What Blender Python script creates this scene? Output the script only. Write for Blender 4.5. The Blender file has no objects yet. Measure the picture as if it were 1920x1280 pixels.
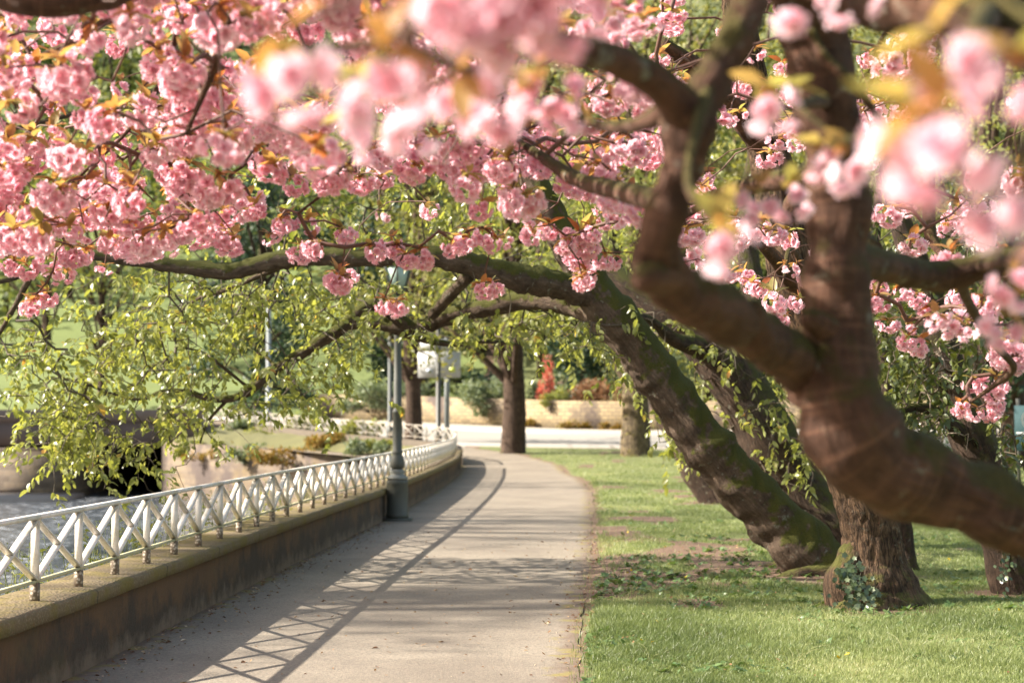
import bpy, math, random
import numpy as np
from mathutils import Vector

random.seed(7)
rng = np.random.default_rng(7)
sc = bpy.context.scene
C = sc.collection
R = math.radians

# ------------------------------------------------------------------ camera, sky, sun, exposure
FPX = 3200.0                      # focal length in pixels of the 1920 wide photograph
PITCH = math.atan((782 - 640) / FPX)
CAM_Z = 1.6
cam = bpy.data.cameras.new("camera")
cam.lens = 60.0
cam.sensor_width = 36.0
cam.clip_start = 0.05
cam.clip_end = 3000
cam.dof.use_dof = True
cam.dof.focus_distance = 11.3
cam.dof.aperture_fstop = 2.4
cam.dof.aperture_blades = 0
camo = bpy.data.objects.new("camera", cam)
C.objects.link(camo)
camo.location = (0, 0, CAM_Z)
camo.rotation_euler = (math.pi / 2 + PITCH, 0, 0)
sc.camera = camo

SUN_EL = 35.0
world = bpy.data.worlds.new("World")
sc.world = world
world.use_nodes = True
wnt = world.node_tree
sky = wnt.nodes.new("ShaderNodeTexSky")
sky.sky_type = 'NISHITA'
sky.sun_disc = False
sky.sun_elevation = R(SUN_EL)
sky.sun_rotation = R(270)
sky.air_density = 1.2
sky.dust_density = 2.0
wbg = wnt.nodes["Background"]
wbg.inputs[1].default_value = 0.115
wmul = wnt.nodes.new("ShaderNodeMix"); wmul.data_type = 'RGBA'; wmul.blend_type = 'MULTIPLY'
wmul.inputs[0].default_value = 1.0; wmul.inputs[7].default_value = (1.0, .90, .79, 1)      # warm hazy spring sky
wnt.links.new(sky.outputs[0], wmul.inputs[6]); wnt.links.new(wmul.outputs[2], wbg.inputs[0])

sl = bpy.data.lights.new("sun", 'SUN')
sl.energy = 5.0
sl.angle = R(0.53)
sl.color = (1.0, 0.92, 0.81)
so = bpy.data.objects.new("sun", sl)
C.objects.link(so)
sdir = Vector((math.cos(R(SUN_EL)), 0.0, -math.sin(R(SUN_EL))))
so.rotation_euler = sdir.to_track_quat('-Z', 'Y').to_euler()
so.location = (-30, 10, 30)

sc.view_settings.view_transform = 'Standard'
sc.view_settings.look = 'None'
sc.view_settings.gamma = 1.0
sc.view_settings.exposure = 1.65
sc.view_settings.use_curve_mapping = False
sc.cycles.use_denoising = True
sc.cycles.max_bounces = 7
sc.cycles.transparent_max_bounces = 4
sc.cycles.sample_clamp_indirect = 6.0


# ------------------------------------------------------------------ helpers
def P(px, py, Y):
    """the world point that stands at depth Y and shows at pixel (px, py) of the photograph"""
    u = (px - 960) / FPX
    v = (640 - py) / FPX
    ca, sa = math.cos(PITCH), math.sin(PITCH)
    t = Y / (ca - v * sa)
    return np.array([u * t, Y, CAM_Z + t * (sa + v * ca)])


def PV(px, py, Y):
    u = (px - 960) / FPX
    v = (640 - py) / FPX
    ca, sa = math.cos(PITCH), math.sin(PITCH)
    t = Y / (ca - v * sa)
    return np.stack([u * t, Y, CAM_Z + t * (sa + v * ca)], -1)


def to_px(V):
    d = np.asarray(V, float) - np.array([0, 0, CAM_Z])
    ca, sa = math.cos(PITCH), math.sin(PITCH)
    f = d[..., 1] * ca + d[..., 2] * sa
    up = -d[..., 1] * sa + d[..., 2] * ca
    return 960 + FPX * d[..., 0] / f, 640 - FPX * up / f


def vnoise(x, y, seed=0):
    """smooth value noise, arrays in, 0..1 out"""
    x = np.asarray(x, float); y = np.asarray(y, float)
    xi = np.floor(x).astype(np.int64); yi = np.floor(y).astype(np.int64)
    xf = x - xi; yf = y - yi
    xf = xf * xf * (3 - 2 * xf); yf = yf * yf * (3 - 2 * yf)

    def h(a, b):
        n = (a * 374761393 + b * 668265263 + seed * 144269504) & 0x7fffffff
        n = ((n ^ (n >> 13)) * 1274126177) & 0x7fffffff
        return ((n ^ (n >> 16)) & 0xffff) / 65535.0
    a = h(xi, yi); b = h(xi + 1, yi); c = h(xi, yi + 1); d = h(xi + 1, yi + 1)
    return (a * (1 - xf) + b * xf) * (1 - yf) + (c * (1 - xf) + d * xf) * yf


def fbm(x, y, seed=0, o=3):
    s = 0; a = .5; t = 0
    for i in range(o):
        s = s + a * vnoise(x * 2 ** i, y * 2 ** i, seed + i * 7); t += a; a *= .5
    return s / t


def mesh_np(name, V, polys, attrs=None, smooth=False):
    """V (n,3); polys: list of (m,k) index arrays; attrs: name -> (n,) floats or (n,3) vectors"""
    me = bpy.data.meshes.new(name)
    V = np.asarray(V, np.float32)
    me.vertices.add(len(V))
    me.vertices.foreach_set("co", V.ravel())
    loops = np.concatenate([np.asarray(p, np.int32).ravel() for p in polys if len(p)])
    tot = np.concatenate([np.full(len(p), np.asarray(p).shape[1], np.int32) for p in polys if len(p)])
    start = np.concatenate([[0], np.cumsum(tot)[:-1]]).astype(np.int32)
    me.loops.add(len(loops))
    me.loops.foreach_set("vertex_index", loops)
    me.polygons.add(len(tot))
    me.polygons.foreach_set("loop_start", start)
    me.polygons.foreach_set("loop_total", tot)
    if smooth:
        me.polygons.foreach_set("use_smooth", np.ones(len(tot), bool))
    for k, a in (attrs or {}).items():
        a = np.asarray(a, np.float32)
        if a.ndim == 1:
            at = me.attributes.new(k, 'FLOAT', 'POINT'); at.data.foreach_set("value", a)
        else:
            at = me.attributes.new(k, 'FLOAT_VECTOR', 'POINT'); at.data.foreach_set("vector", a.ravel())
    me.update(calc_edges=True)
    return me


def link(name, me, m, parent=None, loc=None):
    o = bpy.data.objects.new(name, me)
    C.objects.link(o)
    if m is not None and len(me.materials) == 0:
        me.materials.append(m)
    if parent is not None:
        o.parent = parent
        o.matrix_parent_inverse.identity()
        o.location = Vector((0, 0, 0)) - Vector(parent.get('base', (0, 0, 0)))
    if loc is not None:
        o.location = loc
    return o


def thing(name, label, cat, base=(0, 0, 0), group=None):
    """an Empty at the base of a thing; its parts are given in world coordinates"""
    o = bpy.data.objects.new(name, None)
    C.objects.link(o)
    o.location = [float(b) for b in base]
    o['base'] = [float(b) for b in base]
    o.empty_display_size = .2
    o['label'] = label; o['category'] = cat
    if group:
        o['group'] = group
    return o


def tag(o, label, cat, group=None):
    o['label'] = label; o['category'] = cat
    if group:
        o['group'] = group
    return o


def kind(o, k):
    o['kind'] = k
    return o


class MB:
    """collects shapes (any polygons) into one mesh"""
    def __init__(s):
        s.V = []; s.F = {}; s.n = 0; s.A = []

    def add(s, V, F, a=None):
        V = np.asarray(V, float)
        s.V.append(V)
        s.A.append(np.zeros((len(V), 3)) if a is None else a)
        for f in ([F] if isinstance(F, np.ndarray) else F):
            f = np.asarray(f)
            s.F.setdefault(f.shape[1], []).append(f + s.n)
        s.n += len(V)

    def box(s, lo, hi, M=None, off=(0, 0, 0)):
        lo = np.array(lo, float); hi = np.array(hi, float)
        V = np.array([[(lo, hi)[i][0], (lo, hi)[j][1], (lo, hi)[k][2]] for k in (0, 1) for j in (0, 1) for i in (0, 1)])
        if M is not None:
            V = V @ np.asarray(M).T
        V = V + np.array(off)
        s.add(V, np.array([[0, 2, 3, 1], [4, 5, 7, 6], [0, 1, 5, 4], [1, 3, 7, 5], [3, 2, 6, 7], [2, 0, 4, 6]]))

    def bar(s, a, b, side, w, t):
        """flat bar from a to b, w wide along `side`, t thick"""
        a = np.array(a, float); b = np.array(b, float)
        d = (b - a) / np.linalg.norm(b - a)
        sd = np.array(side, float); sd = sd - d * sd.dot(d); sd /= np.linalg.norm(sd)
        n = np.cross(d, sd)
        V = np.array([p + sd * i * w / 2 + n * j * t / 2 for p in (a, b) for i, j in ((-1, -1), (1, -1), (1, 1), (-1, 1))])
        s.add(V, np.array([[0, 3, 2, 1], [4, 5, 6, 7], [0, 1, 5, 4], [1, 2, 6, 5], [2, 3, 7, 6], [3, 0, 4, 7]]))

    def lathe(s, prof, c, n=20, sq=None):
        """prof: (radius, z) list round the vertical through c"""
        th = np.linspace(0, 2 * np.pi, n, endpoint=False) + np.pi / n
        V = []
        for r, z in prof:
            V.append(np.stack([c[0] + r * np.cos(th), c[1] + r * np.sin(th), np.full(n, c[2] + z)], -1))
        V = np.concatenate(V)
        F = []
        for i in range(len(prof) - 1):
            for j in range(n):
                k = (j + 1) % n
                F.append([i * n + j, i * n + k, (i + 1) * n + k, (i + 1) * n + j])
        s.add(V, [np.array(F)] + [np.array([list(range(n))[::-1]]), np.array([[(len(prof) - 1) * n + j for j in range(n)]])])

    def tube(s, pts, rad, n=10, step=None, bump=0.0, seed=0, caps=True, freq=3.0, stretch=.4, smoothing=True):
        V, F, bk = tube(pts, rad, n, step, bump, seed, freq, stretch, smoothing)
        Fs = [F]
        if caps:
            m = len(V) // n
            Fs += [np.array([list(range(n))[::-1]]), np.array([[(m - 1) * n + j for j in range(n)]])]
        s.add(V, Fs, bk)

    def mesh(s, name, smooth=False, extra=None):
        at = {'bk': np.concatenate(s.A)}
        at.update(extra or {})
        return mesh_np(name, np.concatenate(s.V), [np.concatenate(f) for f in s.F.values()], at, smooth)

    def obj(s, name, m, parent=None, smooth=False):
        return link(name, s.mesh(name, smooth), m, parent)


def resample(pts, rad, step):
    pts = np.asarray(pts, float); rad = np.asarray(rad, float)
    n = len(pts)
    ext = np.vstack([2 * pts[0] - pts[1], pts, 2 * pts[-1] - pts[-2]])
    er = np.concatenate([[rad[0]], rad, [rad[-1]]])
    op, orr = [], []
    for i in range(n - 1):
        p0, p1, p2, p3 = ext[i:i + 4]
        L = np.linalg.norm(p2 - p1)
        k = max(1, int(math.ceil(L / step)))
        for j in range(k):
            t = j / k
            op.append(.5 * ((2 * p1) + (-p0 + p2) * t + (2 * p0 - 5 * p1 + 4 * p2 - p3) * t * t + (-p0 + 3 * p1 - 3 * p2 + p3) * t ** 3))
            ts = t * t * (3 - 2 * t)
            orr.append(er[i + 1] * (1 - ts) + er[i + 2] * ts)
    op.append(pts[-1]); orr.append(rad[-1])
    return np.array(op), np.array(orr)


def tube(pts, rad, n=10, step=None, bump=0.0, seed=0, freq=3.0, stretch=.4, smoothing=True):
    pts = np.asarray(pts, float); rad = np.broadcast_to(np.asarray(rad, float), (len(pts),))
    if step:
        pts, rad = resample(pts, rad, step)
    m = len(pts)
    T = np.gradient(pts, axis=0)
    T /= np.linalg.norm(T, axis=1)[:, None] + 1e-12
    ref = np.array([0.31, -1, 0.2]); u = ref - T[0] * ref.dot(T[0]); u /= np.linalg.norm(u)
    U = [u]
    for i in range(1, m):
        u = U[-1] - T[i] * U[-1].dot(T[i]); u /= np.linalg.norm(u) + 1e-12
        U.append(u)
    U = np.array(U); W = np.cross(T, U)
    th = np.linspace(0, 2 * np.pi, n, endpoint=False)
    L = np.concatenate([[0], np.cumsum(np.linalg.norm(np.diff(pts, axis=0), axis=1))])
    rr = np.repeat(rad[:, None], n, 1)
    if bump:
        r0 = float(np.mean(rad))
        cx = np.cos(th)[None, :] * r0 * freq + seed * 3.1; cy = np.sin(th)[None, :] * r0 * freq + seed * 1.7
        z = L[:, None] * freq * stretch
        nz = .5 * (vnoise(cx + z * .5, cy + z, seed) + vnoise(cx * 2.3 + z * 1.3, cy * 2.3 - z * 2.1, seed + 5)) - .5
        ns = vnoise(th[None, :] * 0 + z * 1.3, cx * 0 + seed, seed + 9) - .5
        rr = rr * (1 + bump * (2 * nz + ns))
    V = pts[:, None, :] + rr[..., None] * (np.cos(th)[None, :, None] * U[:, None, :] + np.sin(th)[None, :, None] * W[:, None, :])
    r0 = max(float(np.mean(rad)), .004)
    bk = np.stack([np.cos(th)[None, :] * r0 + L[:, None] * 0, np.sin(th)[None, :] * r0 + L[:, None] * 0, L[:, None] * np.ones((1, n)) + seed * 2.3], -1)
    i = np.arange(m - 1)[:, None] * n; j = np.arange(n)[None, :]; k = (np.arange(n)[None, :] + 1) % n
    F = np.stack([i + j, i + k, i + n + k, i + n + j], -1).reshape(-1, 4)
    return V.reshape(-1, 3), F, bk.reshape(-1, 3)


def instance(T, Rm, pos):
    """copies of template T=(V,F,attrs) with matrices Rm (N,3,3) and positions"""
    V0, F0 = T[0], T[1]
    N = len(pos); n = len(V0)
    V = np.einsum('nij,vj->nvi', Rm, V0) + pos[:, None, :]
    F = (F0[None] + (np.arange(N) * n)[:, None, None]).reshape(-1, F0.shape[1])
    return V.reshape(-1, 3), F


def rot_rand(N, tilt=None, r=rng):
    """random rotations: yaw free, tilt (radians std) away from z"""
    yaw = r.uniform(0, 2 * np.pi, N)
    if tilt is None:
        q = r.normal(size=(N, 4)); q /= np.linalg.norm(q, axis=1)[:, None]
        w, x, y, z = q.T
        return np.stack([np.stack([1 - 2 * (y * y + z * z), 2 * (x * y - z * w), 2 * (x * z + y * w)], -1),
                         np.stack([2 * (x * y + z * w), 1 - 2 * (x * x + z * z), 2 * (y * z - x * w)], -1),
                         np.stack([2 * (x * z - y * w), 2 * (y * z + x * w), 1 - 2 * (x * x + y * y)], -1)], 1)
    a = r.normal(0, tilt, N); b = r.normal(0, tilt, N)
    cz, sz = np.cos(yaw), np.sin(yaw); o = np.zeros(N); l = np.ones(N)
    Z = np.stack([np.stack([cz, -sz, o], -1), np.stack([sz, cz, o], -1), np.stack([o, o, l], -1)], 1)
    X = np.stack([np.stack([l, o, o], -1), np.stack([o, np.cos(a), -np.sin(a)], -1), np.stack([o, np.sin(a), np.cos(a)], -1)], 1)
    Yr = np.stack([np.stack([np.cos(b), o, np.sin(b)], -1), np.stack([o, l, o], -1), np.stack([-np.sin(b), o, np.cos(b)], -1)], 1)
    return Z @ X @ Yr


# ------------------------------------------------------------------ materials
def new_mat(name):
    m = bpy.data.materials.new(name)
    m.use_nodes = True
    nt = m.node_tree
    b = nt.nodes["Principled BSDF"]
    return m, nt, b


class G:
    """tiny node-graph helper"""
    def __init__(s, nt):
        s.nt = nt

    def n(s, t, **kw):
        nd = s.nt.nodes.new(t)
        for k, v in kw.items():
            setattr(nd, k, v)
        return nd

    def put(s, sock, v):
        if isinstance(v, bpy.types.NodeSocket):
            s.nt.links.new(v, sock)
        elif isinstance(v, (tuple, list)) and len(v) == 3 and sock.type == 'RGBA':
            sock.default_value = (*v, 1)
        elif sock.type == 'RGBA' and isinstance(v, (int, float)):
            sock.default_value = (v, v, v, 1)
        else:
            sock.default_value = v

    def noise(s, vec, scale, detail=4, rough=.55, dist=0.0):
        nd = s.n("ShaderNodeTexNoise")
        if vec is not None:
            s.put(nd.inputs['Vector'], vec)
        nd.inputs['Scale'].default_value = scale; nd.inputs['Detail'].default_value = detail
        nd.inputs['Roughness'].default_value = rough; nd.inputs['Distortion'].default_value = dist
        return nd.outputs[0]

    def voro(s, vec, scale, feature='F1', out=0):
        nd = s.n("ShaderNodeTexVoronoi", feature=feature)
        if vec is not None:
            s.put(nd.inputs['Vector'], vec)
        nd.inputs['Scale'].default_value = scale
        return nd.outputs[out]

    def map(s, vec, scale=(1, 1, 1), loc=(0, 0, 0)):
        nd = s.n("ShaderNodeMapping")
        s.put(nd.inputs[0], vec)
        nd.inputs['Location'].default_value = loc
        nd.inputs['Scale'].default_value = scale
        return nd.outputs[0]

    def ramp(s, fac, stops):
        nd = s.n("ShaderNodeValToRGB")
        s.put(nd.inputs[0], fac)
        el = nd.color_ramp.elements
        while len(el) < len(stops):
            el.new(.5)
        for e, (p, c) in zip(el, stops):
            e.position = p
            e.color = (c, c, c, 1) if not isinstance(c, (tuple, list)) else (*c, 1)
        return nd.outputs[0]

    def mix(s, fac, a, b, mode='MIX'):
        nd = s.n("ShaderNodeMix", data_type='RGBA', blend_type=mode)
        s.put(nd.inputs[0], fac)
        s.put(nd.inputs[6], a); s.put(nd.inputs[7], b)
        return nd.outputs[2]

    def math(s, op, a, b=0.0):
        nd = s.n("ShaderNodeMath", operation=op)
        s.put(nd.inputs[0], a); s.put(nd.inputs[1], b)
        return nd.outputs[0]

    def attr(s, name, vec=False):
        nd = s.n("ShaderNodeAttribute", attribute_name=name)
        return nd.outputs['Vector'] if vec else nd.outputs['Fac']

    def pos(s):
        return s.n("ShaderNodeNewGeometry").outputs['Position']

    def normal_z(s):
        sp = s.n("ShaderNodeSeparateXYZ")
        s.nt.links.new(s.n("ShaderNodeNewGeometry").outputs['Normal'], sp.inputs[0])
        return sp.outputs[2]

    def sep(s, vec):
        sp = s.n("ShaderNodeSeparateXYZ"); s.put(sp.inputs[0], vec)
        return sp.outputs

    def bump(s, h, strength=.5, dist=.02):
        nd = s.n("ShaderNodeBump")
        nd.inputs['Strength'].default_value = strength
        nd.inputs['Distance'].default_value = dist
        s.put(nd.inputs['Height'], h)
        return nd.outputs[0]


def plain(name, col, rough=.6, metal=0.0, var=.12, scale=30, bump=0.0):
    m, nt, b = new_mat(name); g = G(nt)
    p = g.pos()
    nz = g.noise(p, scale, 5)
    c = g.mix(nz, tuple(x * (1 - var) for x in col), tuple(min(1, x * (1 + var)) for x in col))
    g.put(b.inputs['Base Color'], c)
    b.inputs['Roughness'].default_value = rough
    b.inputs['Metallic'].default_value = metal
    if bump:
        g.put(b.inputs['Normal'], g.bump(nz, bump, .01))
    return m


def leaf_mat(name, stops, trans=.45, rough=.4, spec=.5, tmul=(1.25, 1.2, .6)):
    """foliage: colour by the per-leaf random number, light passing through"""
    m, nt, b = new_mat(name); g = G(nt)
    c = g.ramp(g.attr('rnd'), stops)
    g.put(b.inputs['Base Color'], c)
    b.inputs['Roughness'].default_value = rough
    b.inputs['Specular IOR Level'].default_value = spec
    tr = g.n("ShaderNodeBsdfTranslucent")
    g.put(tr.inputs[0], g.mix(1.0, c, tmul, 'MULTIPLY'))
    mx = g.n("ShaderNodeMixShader")
    mx.inputs[0].default_value = trans
    nt.links.new(b.outputs[0], mx.inputs[1]); nt.links.new(tr.outputs[0], mx.inputs[2])
    nt.links.new(mx.outputs[0], nt.nodes["Material Output"].inputs[0])
    return m


def petal_mat():
    m, nt, b = new_mat("petal"); g = G(nt)
    tip = g.attr('tip'); rnd = g.attr('rnd')
    deep = g.mix(rnd, (.88, .38, .48), (.94, .55, .63))
    pale = g.mix(rnd, (.95, .66, .73), (.97, .84, .88))
    c = g.mix(g.ramp(tip, [(0.05, 0.0), (.75, 1.0)]), deep, pale)
    g.put(b.inputs['Base Color'], c)
    b.inputs['Roughness'].default_value = .55
    b.inputs['Specular IOR Level'].default_value = .3
    tr = g.n("ShaderNodeBsdfTranslucent")
    g.put(tr.inputs[0], g.mix(1.0, c, (1.0, .82, .86), 'MULTIPLY'))
    mx = g.n("ShaderNodeMixShader"); mx.inputs[0].default_value = .5
    nt.links.new(b.outputs[0], mx.inputs[1]); nt.links.new(tr.outputs[0], mx.inputs[2])
    nt.links.new(mx.outputs[0], nt.nodes["Material Output"].inputs[0])
    return m


def bark_mat(name, dark, light, moss=0.0, lichen=0.0, fis=1.0, mosscol=(.085, .10, .018), sc_=1.0, rings=False):
    m, nt, b = new_mat(name); g = G(nt)
    bk = g.attr('bk', True)
    q = g.map(bk, (1, 1, .2))
    w = g.noise(q, 16 * sc_, 4)
    vo = g.n("ShaderNodeTexVoronoi", feature='DISTANCE_TO_EDGE')
    vv = g.n("ShaderNodeVectorMath", operation='ADD')
    sclw = g.n("ShaderNodeVectorMath", operation='SCALE')
    nco = g.n("ShaderNodeTexNoise"); g.put(nco.inputs['Vector'], q); nco.inputs['Scale'].default_value = 14 * sc_
    nt.links.new(nco.outputs[1], sclw.inputs[0]); sclw.inputs['Scale'].default_value = .05
    nt.links.new(q, vv.inputs[0]); nt.links.new(sclw.outputs[0], vv.inputs[1])
    nt.links.new(vv.outputs[0], vo.inputs['Vector']); vo.inputs['Scale'].default_value = 26 * sc_
    q2 = g.map(bk, (1, 1, .14))
    rdg = g.math('ABSOLUTE', g.math('SUBTRACT', g.noise(q2, 22 * sc_, 4, .6, .8), .5))
    fiss = g.mix(.35, g.ramp(rdg, [(0.0, 0.0), (.10, 1.0)]), g.ramp(vo.outputs[0], [(0.0, 0.0), (.16, 1.0)]))
    fine = g.noise(bk, 60 * sc_, 6, .65)
    h = g.math('ADD', g.math('MULTIPLY', fiss, .6 * fis), g.math('MULTIPLY', fine, .5))
    big = g.ramp(g.noise(bk, 7.0, 6, .7), [(.32, 0.0), (.68, 1.0)])
    colf = g.math('MULTIPLY', g.mix(fis, 1.0, fiss), g.math('ADD', g.math('MULTIPLY', big, .9), g.math('MULTIPLY', fine, .55)))
    c = g.mix(colf, dark, light)
    if rings:
        rg = g.noise(g.map(bk, (3, 3, 60)), 1.0, 3)
        c = g.mix(g.ramp(rg, [(.55, 0.0), (.7, .6)]), c, tuple(x * 1.5 for x in light))
    if lichen:
        ln = g.noise(bk, 13, 5, .75)
        c = g.mix(g.ramp(ln, [(.60, 0.0), (.68, lichen)]), c, (.27, .28, .22))
    if moss:
        nz = g.normal_z()
        mo = g.math('ADD', g.math('MULTIPLY', nz, .75), g.math('MULTIPLY', g.math('SUBTRACT', g.noise(bk, 8, 6, .72), .5), 1.9))
        mf = g.ramp(mo, [(.34 - .5 * moss, 0.0), (.70 - .5 * moss, 1.0)])
        mc = g.mix(g.noise(bk, 90, 4), tuple(x * .45 for x in mosscol), tuple(x * 1.6 for x in mosscol))
        c = g.mix(mf, c, mc)
        h = g.math('ADD', h, g.math('MULTIPLY', g.math('MULTIPLY', g.noise(bk, 120, 3), mf), .6))
    g.put(b.inputs['Base Color'], c)
    b.inputs['Roughness'].default_value = .88
    b.inputs['Specular IOR Level'].default_value = .25
    g.put(b.inputs['Normal'], g.bump(h, .9, .02))
    return m


M_PETAL = petal_mat()
M_BRONZE = leaf_mat("bronze_leaf", [(0, (.36, .11, .045)), (.3, (.42, .21, .08)), (.7, (.40, .30, .12)), (1, (.26, .28, .10))], .55, .4, .5, (1.2, 1.1, .7))
M_RHODO = leaf_mat("glossy_leaf", [(0, (.13, .155, .038)), (.5, (.255, .275, .078)), (.88, (.34, .36, .13)), (.95, (.40, .28, .08)), (1, (.42, .18, .05))], .52, .33, .65)
M_RHODO_D = leaf_mat("dull_leaf", [(0, (.05, .07, .02)), (.6, (.10, .12, .03)), (1, (.19, .19, .05))], .3, .35, .6)
M_TREE = leaf_mat("tree_leaf", [(0, (.11, .125, .035)), (.5, (.20, .20, .06)), (1, (.30, .29, .10))], .4, .5, .4)
M_TREE_L = leaf_mat("spring_leaf", [(0, (.14, .17, .04)), (.5, (.21, .23, .06)), (1, (.30, .30, .09))], .45, .5, .4)
M_TREE_D = leaf_mat("evergreen_leaf", [(0, (.018, .04, .022)), (.6, (.035, .07, .035)), (1, (.07, .11, .05))], .2, .5, .4)
M_GREYG = leaf_mat("grey_green_leaf", [(0, (.10, .14, .08)), (1, (.24, .28, .16))], .3, .5, .4)
M_RED = leaf_mat("red_leaf", [(0, (.44, .10, .07)), (.7, (.56, .17, .12)), (1, (.54, .25, .16))], .45, .5, .3, (1.1, .8, .7))
M_RUST = leaf_mat("rust_leaf", [(0, (.24, .12, .06)), (1, (.36, .22, .12))], .4, .5, .3, (1.1, .9, .7))
M_STRAW = leaf_mat("straw_leaf", [(0, (.17, .11, .03)), (.5, (.28, .16, .035)), (1, (.20, .19, .05))], .4, .6, .3)
M_IVY = leaf_mat("ivy_leaf", [(0, (.025, .045, .018)), (.6, (.07, .105, .045)), (1, (.19, .23, .13))], .15, .3, .7)
M_GRASS = leaf_mat("grass_blade", [(0, (.12, .16, .055)), (.5, (.225, .27, .10)), (.9, (.36, .395, .18)), (1, (.52, .48, .28))], .4, .4, .4, (1.1, 1.1, .8))
M_WEED = leaf_mat("weed_leaf", [(0, (.06, .12, .035)), (1, (.15, .22, .07))], .3, .35, .6)
M_LITTER = leaf_mat("dry_leaf", [(0, (.12, .055, .025)), (.5, (.25, .13, .06)), (.85, (.40, .28, .15)), (1, (.62, .50, .38))], .15, .6, .3)

M_BARK_CH = bark_mat("cherry_bark", (.016, .007, .004), (.115, .056, .035), moss=.5, lichen=.55, fis=.45, mosscol=(.060, .048, .010), rings=True)
M_BARK_IVY = bark_mat("furrowed_bark", (.012, .007, .004), (.165, .10, .058), moss=.12, lichen=.3, fis=1.0, mosscol=(.09, .09, .02), sc_=1.5)
M_BARK_MOSS = bark_mat("mossy_bark", (.018, .010, .006), (.14, .098, .068), moss=1.0, lichen=.7, fis=.5, mosscol=(.062, .062, .010))
M_BARK_DK = bark_mat("dark_bark", (.010, .006, .004), (.085, .055, .038), moss=.6, lichen=.5, fis=.7, mosscol=(.06, .06, .012))
M_BARK_BG = bark_mat("street_tree_bark", (.02, .012, .008), (.09, .058, .04), moss=.2, fis=.7, sc_=.6)
M_TWIG = plain("twig_bark", (.11, .052, .035), .7, 0, .35, 40)
M_TWIG_G = plain("grey_twig_bark", (.085, .065, .04), .8, 0, .35, 30)

# ------------------------------------------------------------------ the lie of the land
WALL = np.array([(-3.25, -1.0), (-2.98, 5.0), (-2.71, 10.4), (-2.62, 12.5), (-2.33, 19.5), (-2.0, 26.0), (-1.66, 36.0), (-1.5, 45.0), (-1.5, 51.0)])
PATH_R = np.array([(-.1, -1.0), (.2, 5.0), (.40, 10.4), (.63, 14.7), (1.0, 21), (1.36, 28.8), (1.72, 37.0), (1.75, 45.0), (1.35, 52), (.2, 57.5), (-1.2, 60.5)])


def wall_x(y):
    return np.interp(y, WALL[:, 1], WALL[:, 0])


def path_x(y):
    return np.interp(y, PATH_R[:, 1], PATH_R[:, 0])


def sm(a, b, x):
    t = np.clip((np.asarray(x, float) - a) / (b - a), 0, 1)
    return t * t * (3 - 2 * t)


def ground_z(x, y):
    x = np.asarray(x, float); y = np.asarray(y, float)
    rise = .035 * np.maximum(0, np.minimum(y, 90) - 47) ** 1.0 * sm(46, 52, y)
    left = .003 * np.clip(-x - 2, 0, 24) * sm(50, 62, y)
    hill = .17 * np.maximum(0, y - 90) * sm(90, 104, y) + .28 * np.maximum(0, y - 108)
    right = .02 * np.maximum(0, x - 6)
    return rise + left + np.minimum(hill, 75) + right * sm(20, 40, y)


# lawn, one sheet from the wall to the horizon (the path lies on it)
def build_ground():
    ys = np.concatenate([np.arange(-6, 9, .6), np.arange(9, 26, .11), np.arange(26, 50, .3), np.arange(50, 110, 1.2), np.arange(110, 420, 8), [700, 1500]])
    ts = np.concatenate([np.arange(0, 4.0, .35), np.arange(4, 10.5, .11), np.arange(10.5, 20, .6), np.arange(20, 60, 3), np.arange(60, 420, 20), [700, 1500]])
    Yg, Tg = np.meshgrid(ys, ts, indexing='ij')
    X0 = wall_x(Yg) - .2
    Xg = X0 + Tg
    Z = ground_z(Xg, Yg)
    lawn = np.clip((Xg - path_x(Yg)) / .25, 0, 1)
    near = (Yg < 50)
    Z = Z + near * lawn * (.035 + .10 * (fbm(Xg * .5, Yg * .5, 3) - .5) + .03 * (fbm(Xg * 2.2, Yg * 2.2, 4) - .5))
    Z = np.where(near & (lawn <= 0), Z - .012, Z)
    n, m = Xg.shape
    V = np.stack([Xg, Yg, Z], -1).reshape(-1, 3)
    i = np.arange(n - 1)[:, None] * m; j = np.arange(m - 1)[None]
    F = np.stack([i + j, i + j + 1, i + m + j + 1, i + m + j], -1).reshape(-1, 4)
    soil = soil_amount(V[:, 0], V[:, 1])
    me = mesh_np("lawn", V, [F], {'soil': soil}, True)
    return kind(link("lawn", me, M_GROUND), 'structure')


def soil_amount(x, y):
    n = fbm(x * .9 + 3, y * .45, 11, 4)
    band = np.exp(-((y - 18.5) / 5.0) ** 2) * np.clip((5 - x) / 2, 0, 1)
    s = np.clip((n - .63 + .10 * band) * 8, 0, 1)
    edge = np.clip(1 - (x - path_x(y)) / (.10 + .16 * fbm(x * 3, y * 2.2, 5)), 0, 1)
    foot = 0
    for bx, by, br_ in ((3.30, 17.1, .75), (3.06, 14.3, .62), (4.5, 15.3, .5), (3.75, 20.4, .8), (3.9, 31.4, .9)):
        d = np.hypot(x - bx, (y - by) * .8)
        foot = np.maximum(foot, np.clip(1.35 - d / br_ + .8 * (fbm(x * 3, y * 3, 17) - .5), 0, 1))
    return np.clip(np.maximum(np.maximum(s, edge), foot), 0, 1)


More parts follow.
